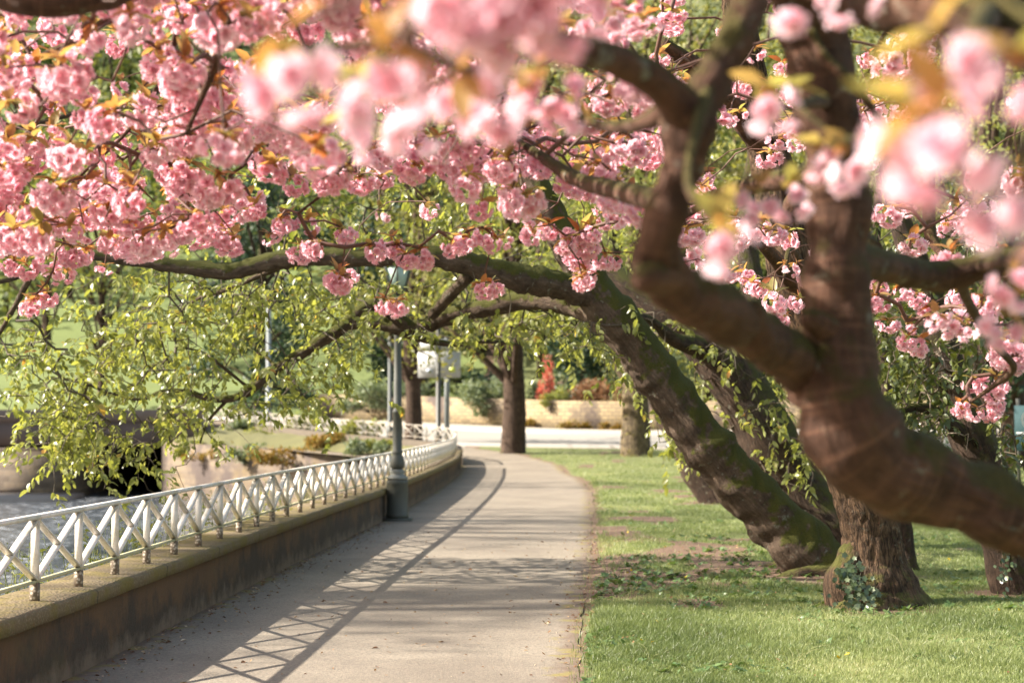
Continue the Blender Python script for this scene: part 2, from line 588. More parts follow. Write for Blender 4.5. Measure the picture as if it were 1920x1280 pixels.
def ground_mat():
    m, nt, b = new_mat("lawn_ground"); g = G(nt)
    p = g.pos()
    n1 = g.noise(p, 1.2, 5); n2 = g.noise(p, 40, 4)
    gr = g.mix(n1, (.12, .135, .04), (.21, .215, .075))
    gr = g.mix(g.math('MULTIPLY', n2, .6), gr, (.05, .08, .02))
    so_ = g.mix(n2, (.075, .042, .024), (.20, .125, .08))
    sf = g.math('ADD', g.attr('soil'), g.math('MULTIPLY', g.math('SUBTRACT', g.noise(p, 9, 5), .5), .8))
    c = g.mix(g.ramp(sf, [(.35, 0.0), (.6, 1.0)]), gr, so_)
    g.put(b.inputs['Base Color'], c)
    b.inputs['Roughness'].default_value = .95
    g.put(b.inputs['Normal'], g.bump(g.noise(p, 25, 6), .6, .03))
    return m


M_GROUND = ground_mat()
build_ground()


def path_mat():
    m, nt, b = new_mat("path_surface"); g = G(nt)
    p = g.pos()
    grit = g.math('MULTIPLY', g.math('ADD', g.voro(p, 150), g.voro(p, 58)), .5); n1 = g.noise(p, .8, 5, .6); n2 = g.noise(p, 55, 6, .7)
    c = g.mix(g.ramp(n1, [(.35, 0.0), (.65, 1.0)]), (.185, .150, .110), (.275, .230, .170))
    c = g.mix(g.ramp(grit, [(0.0, .45), (.5, 0.0)]), c, (.44, .39, .32))
    c = g.mix(g.ramp(n2, [(.38, .7), (.56, 0.0)]), c, (.11, .09, .07))
    c = g.mix(g.ramp(g.noise(p, 2.2, 6, .75), [(.56, 0.0), (.66, .45)]), c, (.14, .115, .09))
    e = g.attr('edge')
    ef = g.math('ADD', e, g.math('MULTIPLY', g.math('SUBTRACT', g.noise(p, 6, 5, .7), .5), 1.0))
    c = g.mix(g.ramp(ef, [(.45, 0.0), (.85, .85)]), c, (.13, .085, .055))
    mo = g.math('MULTIPLY', g.ramp(ef, [(.3, 0.0), (.55, 1.0)]), g.ramp(g.noise(p, 3.5, 4), [(.52, 0.0), (.6, .7)]))
    c = g.mix(mo, c, (.22, .18, .04))
    g.put(b.inputs['Base Color'], c)
    b.inputs['Roughness'].default_value = .85
    hh = g.math('ADD', g.math('MULTIPLY', grit, .6), g.math('MULTIPLY', n2, .6))
    g.put(b.inputs['Normal'], g.bump(hh, .9, .008))
    return m


def ribbon(name, left, right, ys, m, zoff, cols=14, k='structure'):
    V = []; E = []
    ts = np.concatenate([[0, .02, .05, .1], np.linspace(.2, .8, cols - 8), [.9, .95, .98, 1]])
    for y in ys:
        l = left(y); r = right(y)
        for t in ts:
            x = l + (r - l) * t
            jit = 0
            if t == 1:
                jit = .07 * (float(fbm(np.array(y * 1.3), np.array(2.0), 21, 4)) - .5) * 2
            V.append((x + jit, y, float(ground_z(x, y)) + zoff)); E.append(max(0, 1 - min(t * 1.3, (1 - t)) * (r - l) / .35))
    n = len(ys); mm = len(ts)
    i = np.arange(n - 1)[:, None] * mm; j = np.arange(mm - 1)[None]
    F = np.stack([i + j, i + j + 1, i + mm + j + 1, i + mm + j], -1).reshape(-1, 4)
    return kind(link(name, mesh_np(name, np.array(V), [F], {'edge': np.array(E)}, True), m), k)


M_PATH = path_mat()
ribbon("path", lambda y: float(wall_x(y)) - .02 if y < 51 else -1.5 - (y - 51) * .75, lambda y: float(path_x(y)), np.concatenate([np.arange(-4, 10, .5), np.arange(10, 62, .2)]), M_PATH, .008)

# road beyond the verge, its kerb and pavement
ROADC = np.array([(90, 44), (40, 56), (14, 62.5), (5, 65), (-2, 68), (-8, 74), (-14, 80), (-30, 86), (-60, 92)])
M_ROAD = plain("road_surface", (.27, .25, .215), .9, 0, .12, 20)
M_PAVE = plain("pavement_surface", (.36, .32, .26), .9, 0, .1, 12)
M_KERB = plain("kerb_stone", (.34, .31, .28), .9, 0, .15, 8)


def strip(name, off0, off1, zoff, m, k='structure', thick=0.0):
    pts, _ = resample(np.c_[ROADC, np.zeros(len(ROADC))], np.zeros(len(ROADC)), 1.0)
    d = np.gradient(pts[:, :2], axis=0); d /= np.linalg.norm(d, axis=1)[:, None]
    nn = np.stack([-d[:, 1], d[:, 0]], -1)
    rows = []
    offs = np.linspace(off0, off1, 5)
    for q in offs:
        xy = pts[:, :2] + nn * q
        rows.append(np.c_[xy, ground_z(xy[:, 0], xy[:, 1]) + zoff])
    if thick:
        a = rows[0].copy(); a[:, 2] -= thick; z = rows[-1].copy(); z[:, 2] -= thick
        rows = [a] + rows + [z]
    V = np.stack(rows, 1); n, mm = V.shape[:2]
    i = np.arange(n - 1)[:, None] * mm; j = np.arange(mm - 1)[None]
    F = np.stack([i + j, i + j + 1, i + mm + j + 1, i + mm + j], -1).reshape(-1, 4)
    return kind(link(name, mesh_np(name, V.reshape(-1, 3), [F], None, True), m), k)


# offsets: negative = far side, positive = near side (the curve runs right to left)
strip("road", -5.2, 4.2, .03, M_ROAD)
strip("kerb", -5.5, -5.2, .15, M_KERB, thick=.2)
strip("pavement", -8.0, -5.5, .14, M_PAVE, thick=.2)
strip("kerb", 4.2, 4.45, .12, M_KERB, thick=.2)

# ------------------------------------------------------------------ river, bank and hillside
WATER_Z = -1.5


def water_mat():
    m, nt, b = new_mat("river_water"); g = G(nt)
    p = g.pos()
    w1 = g.noise(g.map(p, (1.0, .55, 1)), 2.2, 5, .6, .6); w2 = g.noise(g.map(p, (1.6, 1, 1)), 9, 4)
    b.inputs['Base Color'].default_value = (.07, .075, .075, 1)
    sparkle = g.ramp(g.noise(g.map(p, (1, .6, 1)), 3.2, 6, .7), [(.53, 0.0), (.62, .8)])  # pale patches paint ripple highlights into the water colour
    g.put(b.inputs['Base Color'], g.mix(sparkle, (.055, .062, .07), (.50, .53, .57)))
    b.inputs['Roughness'].default_value = .14
    b.inputs['IOR'].default_value = 1.33
    g.put(b.inputs['Normal'], g.bump(g.math('ADD', w1, g.math('MULTIPLY', w2, .4)), .9, .12))
    return m


def sheet(name, xs, ys, zf, m, k='structure', attrs=None):
    Xg, Yg = np.meshgrid(xs, ys)
    Z = zf(Xg, Yg)
    n, mm = Xg.shape
    i = np.arange(n - 1)[:, None] * mm; j = np.arange(mm - 1)[None]
    F = np.stack([i + j, i + j + 1, i + mm + j + 1, i + mm + j], -1).reshape(-1, 4)
    V = np.stack([Xg, Yg, Z], -1).reshape(-1, 3)
    at = {a: f(V) for a, f in (attrs or {}).items()}
    o = link(name, mesh_np(name, V, [F], at, True), m)
    return kind(o, k) if k else o


sheet("river", np.linspace(-45, -1.55, 30), np.linspace(-8, 96, 60), lambda x, y: x * 0 + WATER_Z, water_mat())
M_BED = plain("river_bed", (.08, .07, .05), .9)
sheet("riverbed", np.linspace(-46, -1.5, 12), np.linspace(-9, 97, 12), lambda x, y: x * 0 + WATER_Z - .8, M_BED)

# far hillside left of the lawn sheet, beyond the bridge, and the left river bank
M_HILL = plain("hill_grass", (.13, .165, .045), .95, 0, .3, .35, .4)
sheet("hillside", np.concatenate([[-1500, -700], np.linspace(-320, -1.6, 60)]), np.concatenate([np.arange(82, 130, 3), np.arange(130, 420, 10), [700, 1500]]),
      lambda x, y: np.where(y < 83, -2.6, ground_z(x, y) - .02), M_HILL)
sheet("far_bank", np.linspace(-200, -29, 30), np.linspace(-40, 84, 30), lambda x, y: np.minimum(1.0, -2.0 + (-29 - x) * .5) + .02 * np.maximum(0, -x - 40), M_HILL)

# ------------------------------------------------------------------ parapet wall and white railings
M_WALL = None


def wall_mat():
    m, nt, b = new_mat("wall_render"); g = G(nt)
    p = g.pos()
    z = g.sep(p)[2]
    n1 = g.noise(p, 2.2, 6, .65); n2 = g.noise(p, 40, 5, .7)
    st = g.math('ADD', g.noise(g.map(p, (1, 1, .8)), 1.9, 8, .75), g.math('MULTIPLY', g.math('SUBTRACT', g.noise(p, .8, 3), .5), .5))
    c = g.mix(n1, (.066, .029, .008), (.150, .076, .024))
    low = g.math('MULTIPLY', g.math('SUBTRACT', .30, z), .7)
    c = g.mix(g.ramp(g.math('ADD', st, low), [(.43, 0.0), (.58, .92)]), c, (.022, .015, .008))
    c = g.mix(g.ramp(g.noise(p, 1.3, 5, .7), [(.55, 0.0), (.68, .5)]), c, (.075, .058, .016))
    pl = g.math('ADD', z, g.math('MULTIPLY', g.math('SUBTRACT', g.noise(p, 4, 5, .7), .5), .5))
    c = g.mix(g.ramp(pl, [(.0, .65), (.14, 0.0)]), c, (.21, .15, .10))
    c = g.mix(g.math('MULTIPLY', n2, .35), c, (.12, .08, .05))
    g.put(b.inputs['Base Color'], c); b.inputs['Roughness'].default_value = .92
    g.put(b.inputs['Normal'], g.bump(g.math('ADD', n2, g.math('MULTIPLY', n1, 2.0)), .6, .015))
    return m


def coping_mat():
    m, nt, b = new_mat("coping_concrete"); g = G(nt)
    p = g.pos()
    sp = g.voro(p, 48); n1 = g.noise(p, 3.0, 5, .7); n2 = g.noise(p, 60, 4)
    c = g.mix(n2, (.075, .052, .024), (.21, .155, .082))
    c = g.mix(g.ramp(sp, [(0, .5), (.4, 0.0)]), c, (.42, .35, .22))
    c = g.mix(g.ramp(n1, [(.44, 0.0), (.58, .8)]), c, (.15, .115, .02))
    jn = g.math('FRACT', g.math('DIVIDE', g.math('ADD', g.sep(p)[1], g.math('MULTIPLY', n2, .02)), 1.83))
    c = g.mix(g.ramp(jn, [(0.0, .8), (.010, .8), (.014, 0.0)]), c, (.03, .025, .012))
    g.put(b.inputs['Base Color'], c); b.inputs['Roughness'].default_value = .92
    g.put(b.inputs['Normal'], g.bump(g.math('ADD', sp, n2), .7, .008))
    return m


M_WALL = wall_mat(); M_COPE = coping_mat()


def white_paint():
    m, nt, b = new_mat("weathered_white_paint"); g = G(nt)
    p = g.pos()
    z = g.sep(p)[2]
    n1 = g.noise(p, 7, 5, .7); n2 = g.noise(p, 45, 5, .7)
    c = g.mix(n2, (.64, .59, .53), (.76, .72, .66))
    dirt = g.ramp(n1, [(.48, 0.0), (.70, .75)])
    c = g.mix(dirt, c, (.42, .37, .20))
    c = g.mix(g.ramp(n2, [(.30, .5), (.40, 0.0)]), c, (.50, .42, .33))
    g.put(b.inputs['Base Color'], c); b.inputs['Roughness'].default_value = .45
    g.put(b.inputs['Normal'], g.bump(n2, .25, .004))
    return m


def rusty_leg():
    m, nt, b = new_mat("flaking_leg"); g = G(nt)
    p = g.pos()
    n = g.voro(p, 45)
    g.put(b.inputs['Base Color'], g.mix(g.ramp(n, [(.25, 0.0), (.5, 1.0)]), (.50, .43, .34), (.16, .12, .08)))
    b.inputs['Roughness'].default_value = .8
    return m


def offset_curve(xy, off):
    d = np.gradient(xy, axis=0); d /= np.linalg.norm(d, axis=1)[:, None]
    return xy + np.stack([-d[:, 1], d[:, 0]], -1) * off        # positive = left of travel


M_WHITE = white_paint(); M_WHITE2 = plain("old_white_paint", (.40, .36, .30), .5, 0, .18, 18); M_MOSSRAIL = plain("grimy_rail_paint", (.46, .43, .26), .6, 0, .3, 30); M_LEG = rusty_leg()


def sweep(curve, prof, zf):
    """sweep a closed (offset, z) profile along a plan curve"""
    d = np.gradient(curve, axis=0); d /= np.linalg.norm(d, axis=1)[:, None]
    nn = np.stack([-d[:, 1], d[:, 0]], -1)
    V = []
    for c, n_ in zip(curve, nn):
        z0 = zf(c)
        for o, z in prof:
            q = c + n_ * o
            V.append((q[0], q[1], z0 + z))
    k = len(prof); n = len(curve)
    i = np.arange(n - 1)[:, None] * k; j = np.arange(k)[None]; j2 = (np.arange(k)[None] + 1) % k
    F = np.stack([i + j, i + j2, i + k + j2, i + k + j], -1).reshape(-1, 4)
    return np.array(V), [F, np.array([list(range(k))]), np.array([[(n - 1) * k + q for q in range(k)][::-1]])]


wc, _ = resample(np.c_[WALL, np.zeros(len(WALL))], np.zeros(len(WALL)), .25)
wc = wc[:, :2]
def wall_zf(c):
    return float(ground_z(c[0] + .5, c[1]))


pw = thing("parapet_wall", "low stained concrete parapet wall with mossy coping along the path", "wall", (-2.7, 10.4, 0))
mb = MB(); V, F = sweep(wc, [(0, -.1), (0, .41), (.42, .41), (.42, -3.2), (.20, -3.2)], wall_zf); mb.add(V, F); mb.obj("wall_body", M_WALL, pw)
# coping: slabs with worn edges
mb = MB()
V, F = sweep(wc, [(-.03, .412), (-.034, .485), (-.022, .498), (.44, .505), (.46, .495), (.46, .412)], wall_zf)
V[:, 0] += .012 * (fbm(V[:, 1] * 3, V[:, 2] * 9, 31) - .5); V[:, 2] += .012 * (fbm(V[:, 1] * 2.2, V[:, 0] * 5, 33) - .5)
mb.add(V, F); mb.obj("coping", M_COPE, pw)


def railing(root, curve, zf, pitch, with_parts=True, white=M_WHITE, grimy=M_MOSSRAIL, TOP=.50, BOT=.115, merge=0):
    L = np.concatenate([[0], np.cumsum(np.linalg.norm(np.diff(curve, axis=0), axis=1))])
    n = int(L[-1] // pitch)
    s = np.arange(n + 1) * pitch
    px = np.stack([np.interp(s, L, curve[:, 0]), np.interp(s, L, curve[:, 1])], -1)
    dd = np.gradient(px, axis=0); dd /= np.linalg.norm(dd, axis=1)[:, None]
    nn = np.stack([-dd[:, 1], dd[:, 0]], -1)
    zz = np.array([zf(p) for p in px])
    top = MB(); bot = MB()
    for i in range(n):
        a = np.array([*px[i], zz[i] + TOP]); b_ = np.array([*px[i + 1], zz[i + 1] + TOP])
        e = (b_ - a) * .004
        top.bar(a - e * (i > 0) * 0, b_, (*nn[i], 0), .062, .026)
        a2 = a - (0, 0, TOP - BOT); b2 = b_ - (0, 0, TOP - BOT)
        bot.bar(a2, b2, (*nn[i], 0), .034, .018)
    rest = MB()
    top.obj("top_rail", white, root); bot.obj("bottom_rail", grimy, root)
    for i in range(n + 1):
        p3 = np.array([*px[i], zz[i]]); side = (*nn[i], 0)
        q = MB(); q.bar(p3 + (0, 0, BOT + .009), p3 + (0, 0, TOP - .013), side, .05, .014)
        po = q.obj("post", white, root)
        q = MB(); q.bar(p3 + (0, 0, -.02), p3 + (0, 0, BOT - .009), side, .052, .040)
        link("foot", q.mesh("foot"), M_LEG, po); po.children[0].location = (0, 0, 0)
        if i < n:
            p4 = np.array([*px[i + 1], zz[i + 1]])
            for (u, v), off in (((BOT + .012, TOP - .016), .0), ((TOP - .016, BOT + .012), .0)):
                q = rest if i < merge else MB()
                a = p3 + (0, 0, u) + (p4 - p3) * .012; b_ = p4 + (0, 0, v) - (p4 - p3) * .012
                if u > v:        # the second diagonal is halved round the first
                    mid = (a + b_) / 2; d = (b_ - a) / np.linalg.norm(b_ - a)
                    q.bar(a, mid - d * .011, side, .046, .012); q.bar(mid + d * .011, b_, side, .046, .012)
                else:
                    q.bar(a, b_, side, .050, .012)
                if q is not rest:
                    q.obj("brace", white, root)
    if merge:
        kind(rest.obj("braces", white, root), 'stuff')


rc = offset_curve(wc, .15)
back = rc[rc[:, 1] <= 7.5]; rc = rc[rc[:, 1] > 7.5]
back = np.vstack([back, rc[:1]])[::-1]                 # six more panels run on towards the viewer, below the view
bl = np.concatenate([[0], np.cumsum(np.linalg.norm(np.diff(back, axis=0), axis=1))])
bs = np.arange(21) / 20 * 6 * .872
rc = np.vstack([np.stack([np.interp(bs, bl, back[:, 0]), np.interp(bs, bl, back[:, 1])], -1)[:0:-1], rc])
rail = thing("railing", "white iron railing of crossed bars on the low wall beside the path", "railing", (-2.85, 8, .5), "white railings of crossed bars")
railing(rail, rc, lambda p: float(ground_z(p[0] + .65, p[1])) + .502, .872, merge=6)

FAR = np.array([(-1.68, 51.2), (-1.9, 53.6), (-2.9, 56.2), (-4.6, 59.0), (-7.0, 63.0), (-10.0, 68.5), (-13.0, 74), (-16.5, 78)])
fc, _ = resample(np.c_[FAR, np.zeros(len(FAR))], np.zeros(len(FAR)), .5); fc = fc[:, :2]
def far_z(c):
    return float(ground_z(c[0] + .4, c[1]))


fw = thing("kerb_wall", "low pale wall carrying the railing round the bend to the bridge", "wall", (-1.7, 51.3, 0))
mb = MB(); V, F = sweep(fc, [(-.2, -.3), (-.2, .5), (.2, .5), (.2, -2.6)], far_z); mb.add(V, F)
mb.obj("wall_body", plain("pale_wall", (.085, .066, .045), .9, 0, .25, 3), fw)
frail = thing("railing", "white railing curving left round the bend above the river bank", "railing", (-1.7, 51.3, .5), "white railings of crossed bars")
railing(frail, fc[1:], lambda p: far_z(p) + .5, .9, True, M_WHITE2, M_WHITE2)

# stone river wall and the overgrown bank above it
def stone_mat(name, a, b2, scale=2.2):
    m, nt, b = new_mat(name); g = G(nt)
    p = g.pos()
    br = g.n("ShaderNodeTexBrick")
    mp = g.n("ShaderNodeMapping"); mp.inputs['Rotation'].default_value = (R(90), 0, 0)
    nt.links.new(p, mp.inputs[0]); nt.links.new(mp.outputs[0], br.inputs['Vector'])
    br.inputs['Scale'].default_value = scale; br.inputs['Color1'].default_value = (*a, 1); br.inputs['Color2'].default_value = (*b2, 1)
    br.inputs['Mortar'].default_value = (.14, .11, .08, 1); br.inputs['Mortar Size'].default_value = .025
    n1 = g.noise(p, .7, 5, .6); n2 = g.noise(p, 12, 5)
    c = g.mix(g.ramp(g.noise(p, .45, 5, .65), [(.50, 0.0), (.60, .95)]), br.outputs[0], g.mix(n2, (.055, .04, .035), (.09, .065, .055)))
    c = g.mix(g.ramp(n1, [(.55, 0.0), (.7, .5)]), c, (.20, .14, .05))
    g.put(b.inputs['Base Color'], c); b.inputs['Roughness'].default_value = .9
    g.put(b.inputs['Normal'], g.bump(g.math('ADD', g.math('MULTIPLY', br.outputs[1], -1.0), n2), .6, .03))
    return m


M_STONE = stone_mat("river_stone", (.20, .15, .10), (.085, .062, .045), 1.1)
M_STONE2 = stone_mat("road_wall_stone", (.33, .25, .135), (.21, .16, .09), 1.5)
SW = np.array([(-13.2, 66.0), (-10.6, 63.0), (-7.0, 59.2), (-4.0, 56.0), (-2.2, 53.2)])
sc_, _ = resample(np.c_[SW, np.zeros(5)], np.zeros(5), .5); sc_ = sc_[:, :2]
mb = MB(); V, F = sweep(sc_, [(-.35, -3.4), (-.35, 0), (.3, .02), (.3, -3.4)], lambda c: .25 + .03 * (c[1] - 53)); mb.add(V, F)
tag(mb.obj("stone_wall", M_STONE), "weathered stone river wall below the overgrown bank and the far railing", "wall")
# bank sheet between stone wall and far railing
bn = []
for t in np.linspace(0, 1, 40):
    a = np.array([np.interp(t, np.linspace(0, 1, len(sc_)), sc_[:, 0]), np.interp(t, np.linspace(0, 1, len(sc_)), sc_[:, 1])])
    fcr = fc[::-1]
    b_ = np.array([np.interp(t, np.linspace(0, 1, len(fcr)), fcr[:, 0]), np.interp(t, np.linspace(0, 1, len(fcr)), fcr[:, 1])])
    za = .23 + .03 * (a[1] - 53); zb = far_z(b_) + .2
    for u in np.linspace(0, 1, 8):
        q = a * (1 - u) + b_ * u
        bn.append((q[0], q[1], za + (zb - za) * u + .15 * math.sin(u * 3.1) + .12 * random.random()))
i = np.arange(39)[:, None] * 8; j = np.arange(7)[None]
kind(link("bank", mesh_np("bank", np.array(bn), [np.stack([i + j, i + j + 1, i + 9 + j, i + 8 + j], -1).reshape(-1, 4)], None, True),
          plain("bank_earth", (.11, .105, .035), .95, 0, .4, 1.2)), 'structure')

# bridge
br = thing("road_bridge", "dark stone road bridge over the river with a shadowed opening", "bridge", (-15, 67, -1.5))
M_DECK = plain("bridge_deck_stone", (.15, .11, .10), .9, 0, .3, 1.5)
mb = MB(); mb.box((-48, 67, .5), (-12.4, 69, 1.45)); mb.box((-48, 69, .5), (-12.4, 83, 1.3)); mb.obj("deck", M_DECK, br)
mb = MB(); mb.box((-48, 66.88, 1.452), (-12.2, 67.5, 1.9)); mb.obj("bridge_parapet", plain("bridge_parapet_stone", (.20, .15, .13), .9, 0, .25, 2), br)
mb = MB(); mb.box((-13.1, 66.9, -2.4), (-11.2, 83, .498)); mb.obj("abutment", M_STONE, br)
for x0, x1 in ((-20.6, -17.2), (-30.5, -27.5)):
    mb = MB(); mb.box((x0, 66.6, -2.4), (x1, 83, .30)); mb.box((x0 - .1, 66.5, .302), (x1 + .1, 83, .40)); mb.obj("pier", M_STONE, br)
mb = MB(); mb.box((-48, 82.9, -2.4), (-11, 83.2, 1.3)); mb.obj("light_blocker", M_DECK, br)  # added wall across the river, blocks light so the opening stays dark
mb = MB(); mb.box((-32, 62.5, -2.3), (-16.6, 66.4, -1.32))
tag(mb.obj("stone_apron", plain("wet_stone", (.30, .26, .23), .6, 0, .25, 2)), "pale stone ledge at the water below the bridge pier", "ledge")

# wall along the far side of the road
pts, _ = resample(np.c_[ROADC, np.zeros(len(ROADC))], np.zeros(len(ROADC)), 1.0)
rwc = offset_curve(pts[:, :2], -8.3)
rwc = rwc[(rwc[:, 0] > -10) & (rwc[:, 0] < 40)]
mb = MB(); V, F = sweep(rwc, [(0, -.3), (.02, 1.35), (-.4, 1.35), (-.4, -.3)], lambda c: float(ground_z(c[0], c[1]))); mb.add(V, F)
tag(mb.obj("stone_wall", M_STONE2), "sunlit buff stone wall along the far side of the road", "wall")

# ------------------------------------------------------------------ lamp post, signs, poles
M_IRON = plain("grey_green_iron", (.062, .064, .050), .6, .0, .2, 14, .1)
M_IRON_L = plain("worn_iron", (.16, .165, .145), .55, .0, .3, 10, .1)


def glass_mat():
    m, nt, b = new_mat("frosted_glass")
    b.inputs['Base Color'].default_value = (.45, .58, .50, 1); b.inputs['Roughness'].default_value = .25
    b.inputs['Transmission Weight'].default_value = .35
    return m


def lamp_post():
    c = (-1.775, 26.5, 0.0)
    t = thing("lamp_post", "grey green cast iron lamp post against the low wall beside the path", "lamp post", c)
    mb = MB(); mb.box((c[0] - .23, c[1] - .23, -.02), (c[0] + .23, c[1] + .23, .045)); mb.obj("base_plate", M_IRON, t)
    mb = MB(); mb.lathe([(.185, .045), (.185, .10), (.172, .12), (.172, .56), (.18, .58), (.18, .62), (.16, .64)], c, 8); mb.obj("pedestal", M_IRON, t)
    mb = MB(); mb.lathe([(.16, .64), (.165, .665), (.15, .69), (.115, .70), (.105, .735), (.12, .76), (.10, .785), (.085, .80)], c, 24); mb.obj("collar", M_IRON_L, t, True)
    mb = MB(); mb.lathe([(.085, .80), (.11, .84), (.112, .90), (.095, .985), (.078, 1.03), (.085, 1.05), (.085, 1.07), (.072, 1.085), (.070, 1.66), (.080, 1.67), (.080, 1.70), (.066, 1.71), (.052, 3.25), (.062, 3.27), (.062, 3.30), (.045, 3.32), (.035, 3.52)], c, 24); mb.obj("shaft", M_IRON, t, True)
    mb = MB()
    for s in (-1, 1):
        mb.tube([(c[0], c[1], 3.18), (c[0] + s * .10, c[1], 3.19), (c[0] + s * .24, c[1], 3.19)], [.012, .012, .016], 8)
    mb.obj("ladder_bar", M_IRON, t)
    lan = MB(); lan.lathe([(.06, 3.50), (.13, 3.56), (.135, 3.60)], c, 6); lan.lathe([(.235, 3.93), (.25, 3.95), (.24, 3.97), (.13, 4.12), (.06, 4.17), (.055, 4.24), (.02, 4.27), (.025, 4.32), (.0, 4.36)], c, 6)
    for k in range(6):
        a = 2 * math.pi * k / 6 + math.pi / 6
        lan.bar((c[0] + .132 * math.cos(a), c[1] + .132 * math.sin(a), 3.59), (c[0] + .232 * math.cos(a), c[1] + .232 * math.sin(a), 3.94), (-math.sin(a), math.cos(a), 0), .02, .015)
    lo = lan.obj("lantern", M_IRON, t)
    gl = MB(); gl.lathe([(.122, 3.60), (.222, 3.93)], c, 6)
    me = gl.mesh("glass"); g_ = link("glass", me, glass_mat(), lo); g_.location = (0, 0, 0)


lamp_post()

M_SIGNW = plain("sign_face", (.46, .46, .45), .4, 0, .04, 4)
M_SIGNP = plain("galvanised_post", (.17, .19, .19), .5, .0, .1, 10)
M_SIGNB = plain("sign_back", (.30, .32, .33), .5, .2)


def signboard():
    Y = 64.0
    c = P(838, 800, Y); z0 = float(ground_z(c[0], Y))
    t = thing("road_sign", "pale road sign board on a grey post by the road", "sign", (c[0], Y, z0))
    mb = MB(); mb.tube([(c[0], Y, z0 - .1), (c[0], Y, P(838, 630, Y)[2])], [.10, .10], 14); mb.obj("post", M_SIGNP, t)
    a = P(784, 708, Y); b_ = P(864, 659, Y)
    mb = MB(); mb.box((a[0], Y - .17, a[2]), (b_[0], Y - .13, b_[2])); pan = mb.obj("panel", M_SIGNW, t)
    a2 = P(788, 657, Y); b2 = P(846, 636, Y)
    mb = MB(); mb.box((a2[0], Y - .17, a2[2]), (b2[0], Y - .13, b2[2])); mb.obj("panel", M_SIGNW, t)
    def mark(nm, x0, y0, x1, y1, m):
        q = P(x0, y0, Y); w = P(x1, y1, Y)
        mb = MB(); mb.box((q[0], Y - .178, q[2]), (w[0], Y - .172, w[2]))
        o = link(nm, mb.mesh(nm), m, pan); o.location = (0, 0, 0)
    mark("patch", 843, 698, 854, 688, plain("yellow_green_patch", (.55, .62, .12), .4))
    mark("line", 790, 683, 860, 681.6, plain("grey_line", (.45, .46, .47), .4))
    mark("patch", 800, 699, 812, 692, plain("pale_blue_patch", (.50, .56, .72), .4))


signboard()


def pole(px, top, Y, r, label, m, cat="pole", cap=None):
    c = P(px, 780, Y); z0 = float(ground_z(c[0], Y)); zt = P(px, top, Y)[2]
    t = thing("street_pole", label, cat, (c[0], Y, z0), "slim poles beyond the bend")
    mb = MB(); mb.lathe([(r * 1.7, -.05), (r * 1.7, .5), (r * 1.05, .55), (r, zt - z0)], (c[0], Y, z0), 14); mb.obj("shaft", m, t, True)
    mb = MB(); mb.lathe([(r * 1.2, zt - z0 + .002), (r * 1.5, zt - z0 + .1), (0.01, zt - z0 + .28)], (c[0], Y, z0), 14); mb.obj("cap", m, t, True)


M_POLED = plain("dark_pole_paint", (.055, .055, .045), .5)
pole(822, 560, 60.5, .085, "dark slim pole standing in front of the pale road sign", M_POLED)
pole(731, 640, 67.0, .08, "thin grey pole just behind the lamp post", plain("grey_pole_paint", (.09, .10, .095), .6))
pole(503, 560, 84.0, .12, "pale grey pole far off beyond the bend railing", M_SIGNP)

# teal sign at the right edge of the view
def teal_sign():
    Y = 30.0
    a = P(1903, 845, Y); b_ = P(1903, 760, Y)
    z0 = float(ground_z(9.4, Y))
    t = thing("teal_sign", "teal sign board with a white letter on two posts beyond the trees", "sign", (a[0] + .6, Y, z0))
    for dx in (.08, 1.12):
        mb = MB(); mb.tube([(a[0] + dx, Y + .06, z0 - .1), (a[0] + dx, Y + .06, b_[2] + .12)], [.035, .035], 10); mb.obj("post", M_POLED, t)
    mb = MB(); mb.box((a[0], Y - .02, a[2]), (a[0] + 1.2, Y + .02, b_[2])); pan = mb.obj("panel", plain("teal_paint", (.015, .05, .055), .8), t)
    mb = MB(); mb.box((a[0] + .02, Y - .026, a[2] + .30), (a[0] + 1.18, Y - .022, a[2] + .325)); o = link("line", mb.mesh("line"), M_SIGNW, pan); o.location = (0, 0, 0)
    # the letter, a ring open to the right
    cx, cz = a[0] + .21, a[2] + .55
    mb = MB(); th = np.linspace(R(50), R(310), 22); V = []; F = []
    for k, q in enumerate(th):
        for ro, yy in ((1.0, -.03), (.62, -.03)):
            V.append((cx + .10 * ro * math.cos(q), Y + yy, cz + .15 * ro * math.sin(q)))
        if k:
            F.append([2 * k - 2, 2 * k - 1, 2 * k + 1, 2 * k])
    mb.add(V, np.array(F)); o = link("letter", mb.mesh("letter"), M_SIGNW, pan); o.location = (0, 0, 0)


teal_sign()

# ------------------------------------------------------------------ plant building blocks
def leaf_template(w=.36, fold=.12, droop=.25, n=8):
    """a pointed leaf, base at the origin, along +y, 8 triangles, unit length"""
    V = np.array([(0, 0, 0), (w * .42, .22, fold * .5), (w * .5, .52, fold * .6), (w * .28, .82, fold * .3), (0, 1, 0), (-w * .28, .82, fold * .3), (-w * .5, .52, fold * .6), (-w * .42, .22, fold * .5), (0, .5, 0)], float)
    V[:, 2] -= droop * V[:, 1] ** 2
    F = np.array([[8, i, (i + 1) % 8] for i in range(8)])
    return V, F


LEAF8 = leaf_template()
LEAF2 = (np.array([(0, 0, 0), (.24, .5, .06), (0, 1, -.08), (-.24, .5, .06)], float), np.array([[0, 1, 2], [0, 2, 3]]))


